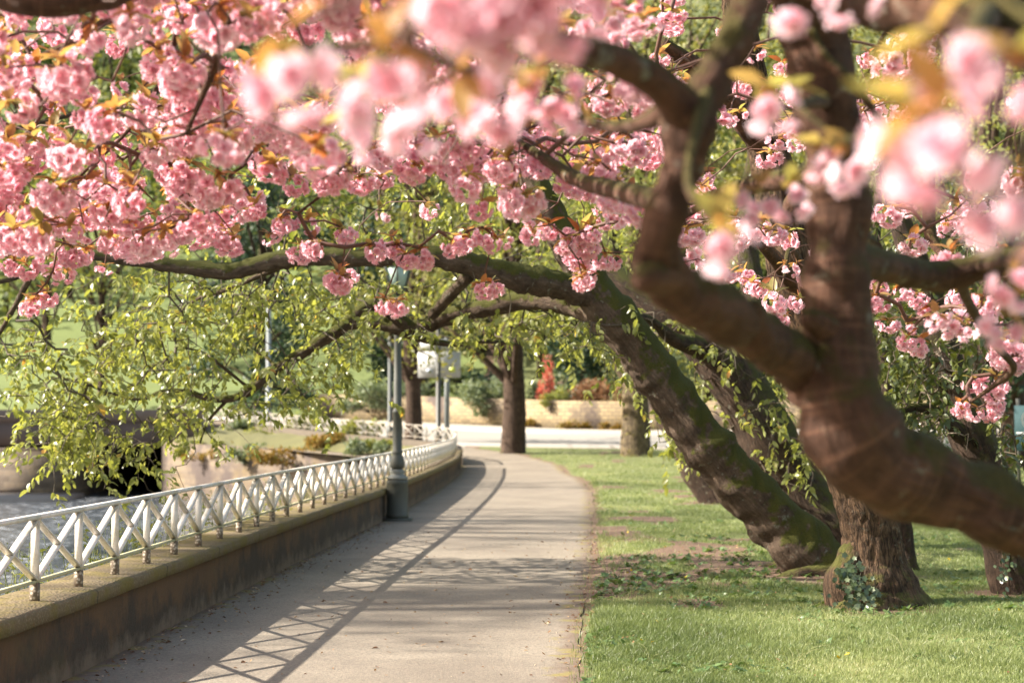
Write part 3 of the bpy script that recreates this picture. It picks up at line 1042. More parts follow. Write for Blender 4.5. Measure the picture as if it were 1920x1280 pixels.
def rosette(n=7, L=.11, w=.34, up=.25, droop=.5, r=rng):
    """leaves radiating from one point, unit = metres"""
    T = leaf_template(w, .1, droop)
    Vs, Fs, Is = [], [], []
    for k in range(n):
        a = 2 * math.pi * (k + r.uniform(-.3, .3)) / n; e = up + r.normal(0, .25); l = L * r.uniform(.7, 1.15)
        V = T[0] * l
        ce, se = math.cos(e), math.sin(e)
        V = V @ np.array([[1, 0, 0], [0, ce, se], [0, -se, ce]])
        ca, sa = math.cos(a), math.sin(a)
        V = V @ np.array([[ca, sa, 0], [-sa, ca, 0], [0, 0, 1]])
        Vs.append(V); Fs.append(T[1] + k * 9); Is.append(np.full(9, k))
    return np.concatenate(Vs), np.concatenate(Fs), np.concatenate(Is)


def scatter(templates, pos, Rm, scale, jitter=None, r=rng):
    """merge many copies; each leaf gets its own 'rnd'"""
    Vs, Fs, Rn = [], [], []; off = 0
    which = r.integers(0, len(templates), len(pos))
    for k, T in enumerate(templates):
        s = which == k
        if not s.any():
            continue
        V, F = instance(T, Rm[s] * np.asarray(scale)[s][:, None, None], pos[s])
        N = s.sum()
        if len(T) > 2:
            nl = T[2].max() + 1
            base = r.uniform(0, 1, (N, 1)); lr = np.clip(base * .5 + r.uniform(0, .5, (N, nl)), 0, 1)
            rn = lr[:, T[2]].ravel()
        else:
            rn = np.repeat(r.uniform(0, 1, N), len(T[0]))
        Vs.append(V); Fs.append(F + off); Rn.append(rn); off += len(V)
    return np.concatenate(Vs), np.concatenate(Fs), np.concatenate(Rn)


def leaf_obj(name, V, F, rn, m, parent=None, smooth=False):
    return link(name, mesh_np(name, V, [F], {'rnd': rn}, smooth), m, parent)


def grow(skel, targets, sag=.12, jit=.06, step=.16, upbias=.5, seed=1, maxr=None, rmin=.0022, expo=.42):
    """attach each target to the nearest already grown wood; returns list of (pts, radii)"""
    r = np.random.default_rng(seed)
    nodes = [p for pl in skel for p in resample(np.array(pl), np.ones(len(pl)), .12)[0]]
    pos = np.zeros((len(nodes) + len(targets) * 24, 3)); pos[:len(nodes)] = nodes
    par = [-1] * len(nodes); n = len(nodes); n0 = n
    tg = np.array(targets)
    d0 = np.array([np.min(np.linalg.norm(pos[:n0] - t, axis=1)) for t in tg])
    paths = []
    for ti in np.argsort(d0):
        t = tg[ti]
        dv = pos[:n] - t
        d = np.linalg.norm(dv, axis=1)
        cost = d + upbias * np.maximum(0, -dv[:, 2]) + .0
        a = int(np.argmin(cost)); L = d[a]
        k = int(np.clip(math.ceil(L / step), 1, 20))
        p0 = pos[a].copy(); dirv = t - p0
        side = np.cross(dirv, r.normal(size=3)); side /= np.linalg.norm(side) + 1e-9
        bend = r.normal(0, .10) * L
        prev = a; idx = [a]
        for j in range(1, k + 1):
            u = j / k
            q = p0 + dirv * u + side * bend * math.sin(math.pi * u) + np.array([0, 0, sag * L * math.sin(math.pi * u)])
            if j < k:
                q = q + r.normal(0, jit * step * .5, 3)
            pos[n] = q; par.append(prev); prev = n; idx.append(n); n += 1
        paths.append(idx)
    cnt = np.zeros(n)
    for p in paths:
        cnt[p[-1]] += 1
    for i in range(n - 1, n0 - 1, -1):
        cnt[par[i]] += cnt[i]
    rad = rmin * np.maximum(1, cnt) ** expo
    if maxr:
        rad = np.minimum(rad, maxr)
    out = []
    for p in paths:
        rr = rad[p].copy(); rr[0] = min(rr[0], rr[1] * 1.25)
        out.append((pos[p], rr))
    return out


def twigs_obj(name, paths, m, parent, n=5):
    mb = MB()
    for k, (p, rr) in enumerate(paths):
        if len(p) > 1:
            mb.tube(p, rr, n, None, 0, k % 17, caps=False)
    return mb.obj(name, m, parent, True)


# ------------------------------------------------------------------ the blossom
def flower(r, petals=(8, 7, 5)):
    """one double cherry flower, axis +z, radius about .024 m"""
    Vs, Fs, Ts = [], [], []; off = 0
    for ring, n in enumerate(petals):
        for k in range(n):
            a = 2 * math.pi * (k + .5 * ring + r.uniform(-.25, .25)) / n
            e = (.02, .45, .92)[ring] + r.normal(0, .16)
            L = (.0265, .0235, .018)[ring] * r.uniform(.82, 1.15); W = L * r.uniform(.66, .86)
            P0 = []
            for v, wv in ((0, .25), (.68, .98), (1.0, .62)):
                for u in (-1, 0, 1):
                    x = u * W * .5 * wv; y = L * (v - (.10 if (u == 0 and v == 1.0) else 0))
                    z = L * (.14 * u * u * (1 if v > .3 else .3) + .22 * v * v) + (r.normal(0, .0022) if v > .6 else 0)
                    P0.append((x, y, z))
            V = np.array(P0)
            ce, se = math.cos(e), math.sin(e)
            V = V @ np.array([[1, 0, 0], [0, ce, se], [0, -se, ce]])
            ca, sa = math.cos(a), math.sin(a)
            V = V @ np.array([[ca, sa, 0], [-sa, ca, 0], [0, 0, 1]])
            F = [[q * 3 + s, q * 3 + s + 1, q * 3 + s + 4, q * 3 + s + 3] for q in range(2) for s in range(2)]
            Vs.append(V); Fs.append(np.array(F) + off); off += 9
            Ts.append(np.repeat([0.1, .6, 1.0], 3) * (1, .9, .75)[ring])
    return np.concatenate(Vs), np.concatenate(Fs), np.concatenate(Ts)


def cluster(seed, nf=10, petals=(8, 7, 5)):
    """a hanging pompon of flowers, spur at the origin, hanging to about -.12 m"""
    r = np.random.default_rng(seed)
    fl = [flower(r, petals) for _ in range(3)]
    Vs, Fs, Ts, Rn = [], [], [], []; off = 0
    for k in range(nf):
        ph = 2 * math.pi * (k * .618 + r.uniform(-.05, .05)); ct = 1 - 1.55 * (k + .5) / nf
        st = math.sqrt(max(0, 1 - ct * ct))
        d = np.array([st * math.cos(ph), st * math.sin(ph), -ct])
        rad = r.uniform(.036, .052) * (1 if nf > 6 else .75)
        c = np.array([0, 0, -.062]) + d * np.array([1.25, 1.25, .95]) * rad
        ax = d + r.normal(0, .25, 3) + np.array([0, 0, -.15]); ax /= np.linalg.norm(ax)
        u = np.cross(ax, r.normal(size=3)); u /= np.linalg.norm(u); w = np.cross(ax, u)
        V, F, T = fl[k % 3]
        V = V @ np.stack([u, w, ax]) * r.uniform(.95, 1.25) + c
        Vs.append(V); Fs.append(F + off); off += len(V); Ts.append(T); Rn.append(np.full(len(V), r.uniform()))
    return np.concatenate(Vs), np.concatenate(Fs), np.concatenate(Ts), np.concatenate(Rn)


def cluster_leaves(seed, n=5):
    r = np.random.default_rng(seed + 100)
    Vs, Fs, Is = [], [], []; off = 0
    T = leaf_template(.46, .1, .3)
    k = 0
    for q in range(n + 5):
        small = q >= n
        a = r.uniform(0, 2 * math.pi); e = r.normal(.42, .38) if not small else r.normal(-.6, .4)
        l = r.uniform(.065, .105) if not small else r.uniform(.018, .032)
        V = T[0] * l
        ce, se = math.cos(e), math.sin(e)
        V = V @ np.array([[1, 0, 0], [0, ce, se], [0, -se, ce]])
        ca, sa = math.cos(a), math.sin(a)
        V = V @ np.array([[ca, sa, 0], [-sa, ca, 0], [0, 0, 1]]) + np.array([0, 0, -.012])
        Vs.append(V); Fs.append(T[1] + off); off += 9; Is.append(np.full(9, k)); k += 1
    return np.concatenate(Vs), np.concatenate(Fs), np.concatenate(Is)


CLU = [cluster(s, nf) for s, nf in ((1, 11), (2, 13), (3, 10), (4, 14), (5, 12), (6, 9), (7, 4), (8, 3))]
CLL = [cluster_leaves(s, nl) for s, nl in ((1, 7), (2, 6), (3, 8), (4, 7), (5, 5), (6, 8), (7, 4), (8, 3))]
CLU_ME = [mesh_np("blossom_cluster", c[0], [c[1]], {'tip': c[2], 'rnd': c[3]}) for c in CLU]
CLL_ME = [mesh_np("leaves", c[0], [c[1]], {'rnd': np.clip(np.random.default_rng(k).uniform(0, 1, c[2].max() + 1)[c[2]], 0, 1)}) for k, c in enumerate(CLL)]
for me in CLU_ME:
    me.materials.append(M_PETAL)
for me in CLL_ME:
    me.materials.append(M_BRONZE)


def cherry_blossom(root, pts, hand, scale, parts=100, seed=3):
    """pts (N,3): hanging points; those in `hand` first become parts of their own, the rest one mass"""
    r = np.random.default_rng(seed)
    N = len(pts)
    Rm = rot_rand(N, .28, r)
    which = np.where(r.uniform(0, 1, N) < .16, r.integers(6, 8, N), r.integers(0, 6, N))
    if hand is not None:
        which[hand[0]] = hand[1]
    base = np.array(root['base'])
    for i in range(min(parts, N)):
        o = bpy.data.objects.new("blossom_cluster", CLU_ME[which[i]]); C.objects.link(o)
        o.parent = root
        from mathutils import Matrix
        o.matrix_local = Matrix.LocRotScale(Vector(pts[i] - base), Matrix(Rm[i].tolist()).to_quaternion(), Vector([scale[i]] * 3))
        l = bpy.data.objects.new("leaves", CLL_ME[which[i]]); C.objects.link(l); l.parent = o
        l.rotation_euler = (0, 0, r.uniform(0, 6))
    Vs, Fs, T, Rn = [], [], [], []; off = 0
    LV, LF, LR = [], [], []; loff = 0
    rest = np.arange(N) >= parts
    for k in range(len(CLU)):
        s = rest & (which == k)
        if not s.any():
            continue
        n = s.sum()
        V, F = instance(CLU[k], Rm[s] * scale[s][:, None, None] * r.uniform(.75, 1.3, (n, 1, 3)), pts[s])
        Vs.append(V); Fs.append(F + off); off += len(V); T.append(np.tile(CLU[k][2], n))
        Rn.append(np.clip(np.tile(CLU[k][3], n) * .6 + np.repeat(r.uniform(-.25, .75, n), len(CLU[k][0])), 0, 1))
        R2 = rot_rand(n, .3, r)
        V, F = instance(CLL[k], R2 * scale[s][:, None, None] * r.uniform(.8, 1.2, n)[:, None, None], pts[s])
        LV.append(V); LF.append(F + loff); loff += len(V)
        nl = CLL[k][2].max() + 1
        LR.append(np.clip(r.uniform(0, .45, (n, 1)) + r.uniform(0, .6, (n, nl)), 0, 1)[:, CLL[k][2]].ravel())
    if Vs:
        o = link("blossom", mesh_np("blossom", np.concatenate(Vs), [np.concatenate(Fs)], {'tip': np.concatenate(T), 'rnd': np.concatenate(Rn)}), M_PETAL, root); kind(o, 'stuff')
        o = leaf_obj("young_leaves", np.concatenate(LV), np.concatenate(LF), np.concatenate(LR), M_BRONZE, root); kind(o, 'stuff')


# coverage of the blossom over the view, rows of 80 px
DENS = """8 5 6 8 8 8 8 8 8 8 8 8 8 7 6 7 4 4 6 4 3 3 2 1
9 8 9 9 9 8 8 8 8 8 8 8 7 6 6 6 4 3 5 4 5 4 4 3
9 9 9 9 9 8 8 8 8 8 8 8 7 6 6 5 4 4 5 4 4 4 4 4
8 8 9 9 8 7 8 7 7 7 8 7 7 7 6 6 5 5 5 5 4 5 5 5
9 9 8 8 7 6 7 6 6 6 8 7 7 6 8 6 6 6 6 6 5 5 5 5
9 9 9 8 7 5 3 2 3 2 1 3 6 5 2 3 5 6 6 5 4 5 6 6
2 1 0 0 0 0 0 0 0 0 0 0 0 0 0 0 2 5 5 3 3 3 3 4
0 0 0 0 0 0 0 0 0 0 0 0 0 0 0 0 0 3 3 2 2 4 2 5
0 0 0 0 0 0 0 0 0 0 0 0 0 0 0 0 0 0 0 0 1 1 0 4"""
DENS = np.array([[float(x) for x in l.split()] for l in DENS.splitlines()]) / 9.0

# clusters one can point at along the lower fringe: pixel, depth
FRINGE = [(585, 462, 8.6), (565, 470, 8.7), (600, 470, 8.5), (632, 520, 8.8), (640, 528, 8.7), (722, 570, 8.5), (744, 574, 8.4), (905, 545, 8.7), (920, 542, 8.8),
          (1098, 518, 8.6), (1090, 528, 8.5), (1135, 487, 8.7), (1150, 490, 8.8), (70, 563, 9.2), (58, 572, 9.1), (88, 558, 9.3), (25, 500, 9.0), (45, 505, 9.1), (100, 520, 9.2), (125, 512, 9.1),
          (140, 480, 9.0), (160, 478, 9.2), (695, 470, 8.5), (712, 478, 8.6), (745, 470, 8.6), (760, 486, 8.5), (785, 478, 8.6), (800, 488, 8.7), (735, 455, 8.7),
          (845, 462, 8.6), (862, 455, 8.5), (880, 445, 8.7), (905, 440, 8.6), (930, 458, 8.6), (945, 452, 8.7), (1000, 440, 8.4), (1030, 430, 8.6), (1060, 455, 8.5), (1085, 445, 8.6), (1110, 440, 8.5), (1095, 462, 8.6),
          (205, 455, 9.0), (225, 462, 9.1), (240, 445, 9.0), (260, 440, 8.9), (340, 440, 8.9), (370, 445, 9.0), (395, 432, 8.9), (420, 440, 9.0), (525, 420, 8.6), (540, 415, 8.7), (640, 440, 8.7),
          (1700, 640, 9.5), (1725, 648, 9.6), (1700, 615, 9.5), (1765, 590, 9.4), (1745, 585, 9.5), (1785, 590, 9.6), (1720, 560, 9.5), (1690, 550, 9.4), (1650, 540, 9.6),
          (1800, 768, 9.2), (1815, 775, 9.3), (1835, 778, 9.2), (1855, 772, 9.3), (1870, 760, 9.2), (1825, 720, 9.2), (1870, 670, 9.0), (1885, 640, 9.1), (1850, 600, 9.0),
          (1430, 545, 11.0), (1450, 580, 11.2), (1470, 600, 11.1), (1395, 520, 11.3), (1410, 540, 11.1), (1500, 570, 11.2), (1345, 622, 11.5)]
# big soft clusters close to the lens
# pixel, depth, cluster variant (6 and 7 are sprigs of a few flowers), size
NEAR = [(865, 20, 1.9, 5, .8), (950, 70, 1.95, 5, .8), (1030, 10, 1.95, 6, 1.0), (960, -20, 1.9, 6, 1.0), (715, 150, 1.95, 6, 1.0), (735, 205, 2.2, 7, 1.0), (660, 215, 2.6, 7, 1.0), (530, 135, 1.95, 6, 1.0), (860, 195, 2.4, 6, .9),
        (930, 205, 2.5, 7, 1.0), (1735, 140, 1.75, 7, .95), (1690, 270, 1.8, 7, 1.0), (1760, 265, 1.7, 6, 1.05), (1900, 170, 1.7, 7, .9), (1910, 390, 1.75, 7, 1.0), (1345, 468, 2.7, 7, 1.0), (1580, 310, 3.0, 7, 1.0), (1530, 315, 3.1, 7, .8),
        (1430, 205, 3.0, 7, 1.0), (1480, 205, 3.2, 7, .9), (1485, 5, 2.6, 7, 1.0), (1580, -10, 2.8, 7, 1.0), (1900, 545, 3.4, 6, .9), (1880, 620, 3.6, 6, .8), (1425, 385, 3.6, 6, .8), (1480, 375, 3.8, 7, 1.0), (1075, 215, 3.6, 6, .9), (1190, 160, 4.2, 2, .8),
        (590, 300, 5.0, 2, .9), (420, 280, 5.2, 2, .9), (680, 250, 3.4, 6, .9), (780, 240, 3.2, 6, .9), (1010, 170, 3.0, 6, .9)]


def canopy_points(n_try=5200):
    r = np.random.default_rng(12)
    px = r.uniform(-60, 1980, n_try); py = r.uniform(-90, 720, n_try)
    gx = np.clip(px / 80 - .5, 0, 22.999); gy = np.clip(py / 80 - .5, 0, 7.999)
    i = gx.astype(int); j = gy.astype(int); fx = gx - i; fy = gy - j
    d = (DENS[j, i] * (1 - fx) + DENS[j, i + 1] * fx) * (1 - fy) + (DENS[j + 1, i] * (1 - fx) + DENS[j + 1, i + 1] * fx) * fy
    clump = fbm(px / 95, py / 70, 5, 2)
    keep = r.uniform(0, 1, n_try) < d ** 1.6 * np.clip((clump - .27) * 2.7, 0.03, 1.3) * .58
    px, py = px[keep], py[keep]
    t = np.clip(py / 480, 0, 1)
    Y = r.uniform(5.2 + 2.6 * t, 8.4 + 1.3 * t)
    right = px > 1230
    Yr = np.where(r.uniform(size=len(px)) < .5, r.uniform(8.5, 10.3, len(px)), r.uniform(11.0, 14.0, len(px)))
    Yr = np.where(px > 1650, r.uniform(7.0, 10.4, len(px)), Yr)
    Y = np.where(right, Yr, Y)
    V = PV(px, py - 8, Y)
    # unseen crown carried on above the view, added to shade the near limbs
    m = 260
    up = np.stack([r.uniform(-3.2, .5, m), r.uniform(3.3, 5.4, m), r.uniform(3.0, 5.0, m)], -1)
    up = up[up[:, 2] > CAM_Z + .262 * up[:, 1] + .12]
    return np.concatenate([V, up])


CP = canopy_points()
FR = np.array([P(x, y - 14, Y) for x, y, Y in FRINGE]); NR = np.array([P(x, y - .05 * FPX / Y, Y) for x, y, Y, *_ in NEAR])

# ------------------------------------------------------------------ the near cherry
def PL(pts):
    """[(px, py, depth, radius m)] -> points, radii"""
    return np.array([P(a, b_, c) for a, b_, c, d in pts]), np.array([d for *_, d in pts])


ch = thing("cherry_tree", "nearest pink cherry, its forked mossy limbs leaning in over the path", "tree", (2.6, 4.6, .1), "pink cherries in blossom")
limbs = {}
L0 = PL([(2620, 1330, 4.7, .22), (2350, 1180, 4.65, .175), (2120, 1050, 4.6, .125), (1900, 972, 4.5, .098), (1820, 935, 4.47, .092), (1735, 905, 4.45, .106), (1650, 868, 4.4, .108), (1597, 805, 4.38, .120), (1574, 710, 4.38, .104), (1572, 570, 4.4, .086), (1572, 420, 4.4, .081), (1562, 300, 4.4, .080), (1548, 190, 4.4, .079), (1528, 80, 4.4, .082), (1500, -30, 4.35, .085), (1470, -140, 4.3, .075), (1380, -330, 4.6, .065), (1150, -560, 5.2, .055)])
L0[0][0] = (2.62, 4.62, -.15); L0[0][1] = (2.25, 4.6, .55)
L1 = PL([(1590, 800, 4.47, .085), (1560, 752, 4.46, .080), (1505, 692, 4.40, .066), (1460, 655, 4.28, .060), (1400, 618, 4.08, .057), (1330, 575, 3.85, .060), (1275, 545, 3.75, .060), (1238, 500, 3.68, .054), (1236, 440, 3.62, .046), (1258, 370, 3.6, .044), (1284, 300, 3.6, .046), (1290, 245, 3.6, .062), (1330, 160, 3.65, .046), (1385, 60, 3.7, .042), (1410, -60, 3.8, .040), (1380, -260, 4.2, .035), (1150, -520, 5.0, .03)])
L2 = PL([(1300, 235, 3.6, .050), (1240, 160, 3.5, .038), (1170, 120, 3.4, .034), (1100, 98, 3.3, .031), (1035, 82, 3.25, .028), (960, 30, 3.1, .016), (930, -40, 2.7, .012)])
L3 = PL([(1590, 480, 4.6, .05), (1680, 505, 5.0, .048), (1760, 518, 5.2, .047), (1840, 500, 5.2, .045), (1930, 478, 5.2, .042), (2080, 420, 5.2, .035)])
L4 = PL([(1800, 520, 5.2, .022), (1815, 565, 5.8, .018), (1860, 640, 6.8, .017), (1900, 690, 7.6, .016), (1860, 725, 8.4, .013), (1822, 752, 9.0, .008)])
L5 = PL([(1250, 400, 3.7, .036), (1225, 375, 4.4, .032), (1150, 355, 5.4, .030), (1080, 335, 6.2, .028), (1010, 290, 6.9, .022), (975, 265, 7.3, .014), (950, 235, 7.7, .009)])
L6 = PL([(1545, 330, 4.5, .034), (1480, 335, 5.4, .034), (1400, 350, 6.2, .032), (1330, 372, 6.9, .026), (1300, 395, 7.4, .018), (1230, 430, 8.2, .010)])
L7 = PL([(1640, 470, 5.2, .03), (1610, 430, 5.4, .026), (1575, 330, 5.0, .02)])
L8 = PL([(1500, -60, 4.35, .06), (1640, 10, 3.9, .055), (1750, 5, 3.4, .055), (1850, 30, 3.2, .06), (1990, 110, 3.0, .05)])
L9 = PL([(1280, 190, 3.6, .03), (1190, 235, 4.0, .018), (1110, 230, 4.6, .014), (1050, 190, 5.2, .010)])
L10 = PL([(1520, 60, 4.3, .016), (1545, 108, 4.24, .015), (1590, 150, 4.22, .013), (1632, 200, 4.28, .011), (1680, 270, 4.5, .008)])
# boughs that carry the canopy away to the left, above and through the view
B = [PL([(1380, -330, 4.6, .06), (1150, -480, 5.4, .055), (850, -420, 6.2, .048), (560, -250, 7.2, .038), (300, -160, 8.2, .028), (60, -60, 9.0, .016), (-60, 40, 9.3, .010)]),
     PL([(1150, -480, 5.4, .045), (900, -260, 6.0, .036), (760, -60, 6.6, .028), (670, 90, 7.2, .020), (600, 190, 7.7, .015), (540, 250, 8.2, .011), (430, 330, 8.6, .007)]),
     PL([(850, -420, 6.2, .04), (560, -170, 6.2, .030), (440, 20, 6.0, .020), (400, 130, 6.1, .013), (350, 250, 6.6, .008)]),
     PL([(560, -250, 7.2, .03), (300, -60, 7.4, .022), (170, 60, 7.5, .015), (70, 110, 7.6, .012), (-20, 190, 7.8, .008)]),
     PL([(670, 90, 7.2, .016), (690, 220, 7.8, .012), (640, 330, 8.2, .009), (560, 400, 8.5, .006)]),
     PL([(300, -160, 8.2, .02), (330, 60, 8.3, .014), (260, 220, 8.6, .010), (150, 330, 8.9, .008), (60, 420, 9.1, .006)]),
     PL([(600, 190, 7.7, .012), (470, 205, 7.9, .011), (330, 230, 8.2, .009), (230, 300, 8.5, .006)]),
     PL([(-250, -120, 5.4, .03), (-80, -40, 5.2, .05), (60, 5, 5.0, .045), (175, 2, 5.1, .035), (260, -30, 5.4, .03), (450, -200, 6.0, .03), (850, -420, 6.2, .04)]),
     PL([(960, 30, 3.1, .014), (860, 0, 2.7, .010), (760, 60, 2.6, .008), (640, 90, 2.7, .006), (520, 80, 2.5, .004)]),
     PL([(1850, 30, 3.2, .03), (1830, 60, 2.4, .018), (1800, 130, 2.0, .010), (1740, 230, 1.85, .006)]),
     PL([(1840, 500, 5.2, .02), (1930, 470, 3.8, .014), (1930, 330, 2.6, .010), (1900, 260, 2.0, .006)]),
     PL([(1330, 160, 3.65, .02), (1290, 330, 3.2, .010), (1340, 420, 2.8, .006)]),
     (np.array([P(1470, -140, 4.3), (.2, 4.4, 3.6), (-.6, 4.3, 4.0), (-1.6, 4.4, 4.1), (-2.8, 4.6, 3.7)]), np.array([.05, .04, .03, .02, .008])),
     PL([(1548, 190, 4.4, .02), (1500, 200, 3.4, .010), (1560, 255, 3.0, .006)])]
k = 0
for nm, (pp, rr), n, bump in (("trunk", L0, 28, .11), ("limb", L1, 24, .12), ("limb", L2, 16, .08), ("limb", L3, 18, .1), ("limb", L4, 10, .08), ("limb", L5, 12, .1), ("limb", L6, 12, .1), ("limb", L7, 10, .05), ("limb", L8, 14, .1), ("limb", L9, 10, .08), ("limb", L10, 8, .1)):
    mb = MB(); mb.tube(pp, rr, n, .025, bump * (1.9 if nm == 'trunk' or k == 1 else 1.45), 3 + k, freq=1.5 / max(.05, float(rr.mean())), stretch=.8); mb.obj(nm, M_BARK_CH, ch, True); k += 1
for st, rr_ in (([(1700, 890, 4.42, .05), (1712, 845, 4.36, .034), (1714, 822, 4.34, .020)], 1), ([(1430, 640, 4.05, .04), (1415, 590, 3.97, .026), (1418, 565, 3.95, .014)], 1), ([(1250, 520, 3.7, .05), (1212, 520, 3.62, .036), (1200, 512, 3.6, .02)], 1), ([(1560, 620, 4.35, .05), (1522, 600, 4.3, .034), (1512, 590, 4.28, .02)], 1)):
    mb = MB(); mb.tube(*PL(st), 14, .012, .2, 200 + k, freq=14); mb.obj("knot", M_BARK_CH, ch, True); k += 1
for pp, rr in B:
    mb = MB(); mb.tube(pp, rr, 8, .06, .08, 30 + k, freq=20); mb.obj("bough", M_BARK_CH, ch, True); k += 1

second = CP[:, 1] > 10.8
ch_pts = np.concatenate([FR[FR[:, 1] < 10.8], NR, CP[~second]])
r_ = np.random.default_rng(8)
nfix = int((FR[:, 1] < 10.8).sum()); nn_ = len(NR)
scl = np.concatenate([r_.uniform(.72, .92, nfix), [q[4] for q in NEAR], r_.uniform(.7, 1.15, (~second).sum())])
cherry_blossom(ch, ch_pts, (np.arange(nfix, nfix + nn_), np.array([q[3] for q in NEAR])), scl, 100, 3)
skel = [L0[0][8:], L1[0], L2[0], L3[0], L4[0], L5[0], L6[0], L8[0], L9[0]] + [b_[0] for b_ in B]
bare = CP[r_.permutation(np.where(~second & (CP[:, 0] < 1.2) & (CP[:, 1] < 9.2))[0])[:300]]
bare = bare + np.stack([r_.normal(0, .14, len(bare)), r_.uniform(-.6, -.2, len(bare)), r_.uniform(-.18, .05, len(bare))], -1)
twigs_obj("twigs", grow(skel, np.concatenate([ch_pts, bare]), sag=.10, jit=.25, step=.13, upbias=.9, seed=4, maxr=.012, rmin=.0034), M_TWIG, ch, 5)

# ------------------------------------------------------------------ the ivy-footed cherry behind it
c2 = thing("cherry_tree", "second pink cherry with furrowed bark and ivy round its swollen foot", "tree", (3.05, 14.4, 0), "pink cherries in blossom")
T0 = PL([(1640, 1165, 14.4, .44), (1640, 1135, 14.4, .385), (1640, 1095, 14.4, .325), (1636, 1040, 14.4, .262), (1630, 980, 14.4, .245), (1610, 910, 14.4, .232), (1585, 830, 14.4, .23), (1555, 740, 14.4, .225), (1525, 640, 14.4, .23), (1495, 540, 14.4, .22), (1470, 420, 14.4, .20), (1440, 280, 14.4, .17), (1400, 120, 14.2, .14), (1380, -60, 14.0, .11), (1420, -300, 14.0, .06)])
mb = MB(); mb.tube(T0[0], T0[1], 72, .022, .10, 5, freq=5.0, stretch=.25); V = mb.V[0]
# root flare and fissured bark
ang = np.arctan2(V[:, 1] - 14.4, V[:, 0] - 3.06)
low = np.clip((.42 - V[:, 2]) / .5, 0, 1) ** 1.6
V[:, :2] += (V[:, :2] - np.array([3.06, 14.4])) * (low * (.10 + .30 * np.maximum(0, np.cos(ang * 3 + .8)) ** 2))[:, None]
bkk = mb.A[0]
f1 = np.abs(fbm(np.arctan2(bkk[:, 1], bkk[:, 0]) * 4.2 + .6 * fbm(bkk[:, 2] * 5, ang, 3), bkk[:, 2] * 5.2, 77, 3) - .5) * 2
cen = np.array([np.interp(V[:, 2], T0[0][:, 2], T0[0][:, q]) for q in (0, 1)]).T
dirn = V[:, :2] - cen; dirn /= np.linalg.norm(dirn, axis=1)[:, None] + 1e-9
V[:, :2] += dirn * ((np.clip(f1 * 3, 0, 1) - .6) * .022)[:, None]
mb.obj("trunk", M_BARK_IVY, c2, True)
mb = MB(); mb.tube(*PL([(1612, 1165, 14.3, .22), (1588, 1125, 14.22, .19), (1580, 1088, 14.22, .165), (1594, 1050, 14.3, .13), (1612, 1005, 14.4, .06)]), 28, .02, .22, 8, freq=7); mb.obj("burl", M_BARK_IVY, c2, True)
S2 = [PL([(1440, 280, 14.4, .12), (1330, 150, 13.8, .09), (1240, 80, 13.4, .05)]), PL([(1470, 420, 14.4, .12), (1560, 300, 13.6, .08), (1680, 260, 13.0, .06), (1790, 250, 12.6, .03)]),
      PL([(1495, 540, 14.4, .08), (1440, 470, 13.2, .05), (1400, 440, 12.2, .03), (1370, 450, 11.6, .015)]), PL([(1525, 640, 14.4, .07), (1500, 500, 12.8, .035), (1480, 470, 11.6, .02), (1470, 520, 11.2, .01)]),
      PL([(1770, 480, 12.3, .028), (1745, 440, 12.4, .045), (1742, 350, 12.5, .045), (1750, 260, 12.6, .04)])]
for q, (pp, rr) in enumerate(S2):
    mb = MB(); mb.tube(pp, rr, 12, .05, .1, 60 + q, freq=12); mb.obj("limb", M_BARK_CH, c2, True)
p2 = np.concatenate([FR[FR[:, 1] > 10.8], CP[second]])
cherry_blossom(c2, p2, None, np.concatenate([np.full((FR[:, 1] > 10.8).sum(), .85), r_.uniform(.85, 1.2, second.sum())]), 40, 5)
twigs_obj("twigs", grow([s[0] for s in S2] + [T0[0][9:]], p2, sag=.08, jit=.25, step=.16, upbias=.6, seed=6, maxr=.014, rmin=.0034), M_TWIG, c2, 5)

# ivy on its foot
def small_ivy():
    r = np.random.default_rng(23)
    t = thing("ivy_plant", "small ivy sprig on the foot of the trunk near the right edge", "ivy", (4.35, 15.1, 0), "ivy on trunk feet")
    T = leaf_template(.8, .1, .2)
    px = r.normal(1885, 9, 34); py = r.normal(1058, 22, 34)
    p = PV(px, py, np.full(34, 15.15) + r.uniform(-.03, .03, 34))
    x = np.tile([1.0, 0, 0], (34, 1)) + r.normal(0, .4, (34, 3)); x /= np.linalg.norm(x, axis=1)[:, None]
    yv = np.stack([r.normal(0, .5, 34), r.normal(-.4, .2, 34), -np.ones(34)], -1); yv /= np.linalg.norm(yv, axis=1)[:, None]
    zv = np.cross(x, yv); zv /= np.linalg.norm(zv, axis=1)[:, None]; x = np.cross(yv, zv)
    V, F, rn = scatter([T], p, np.stack([x, yv, zv], -1), r.uniform(.03, .055, 34), r=r)
    leaf_obj("leaves", V, F, rn, M_IVY, t)
    mb = MB()
    for q in range(3):
        mb.tube([P(1880 + q * 6, yy, 15.17) for yy in (1100, 1075, 1050, 1030)], [.006, .005, .004, .003], 5)
    mb.obj("stems", M_TWIG_G, t, True)


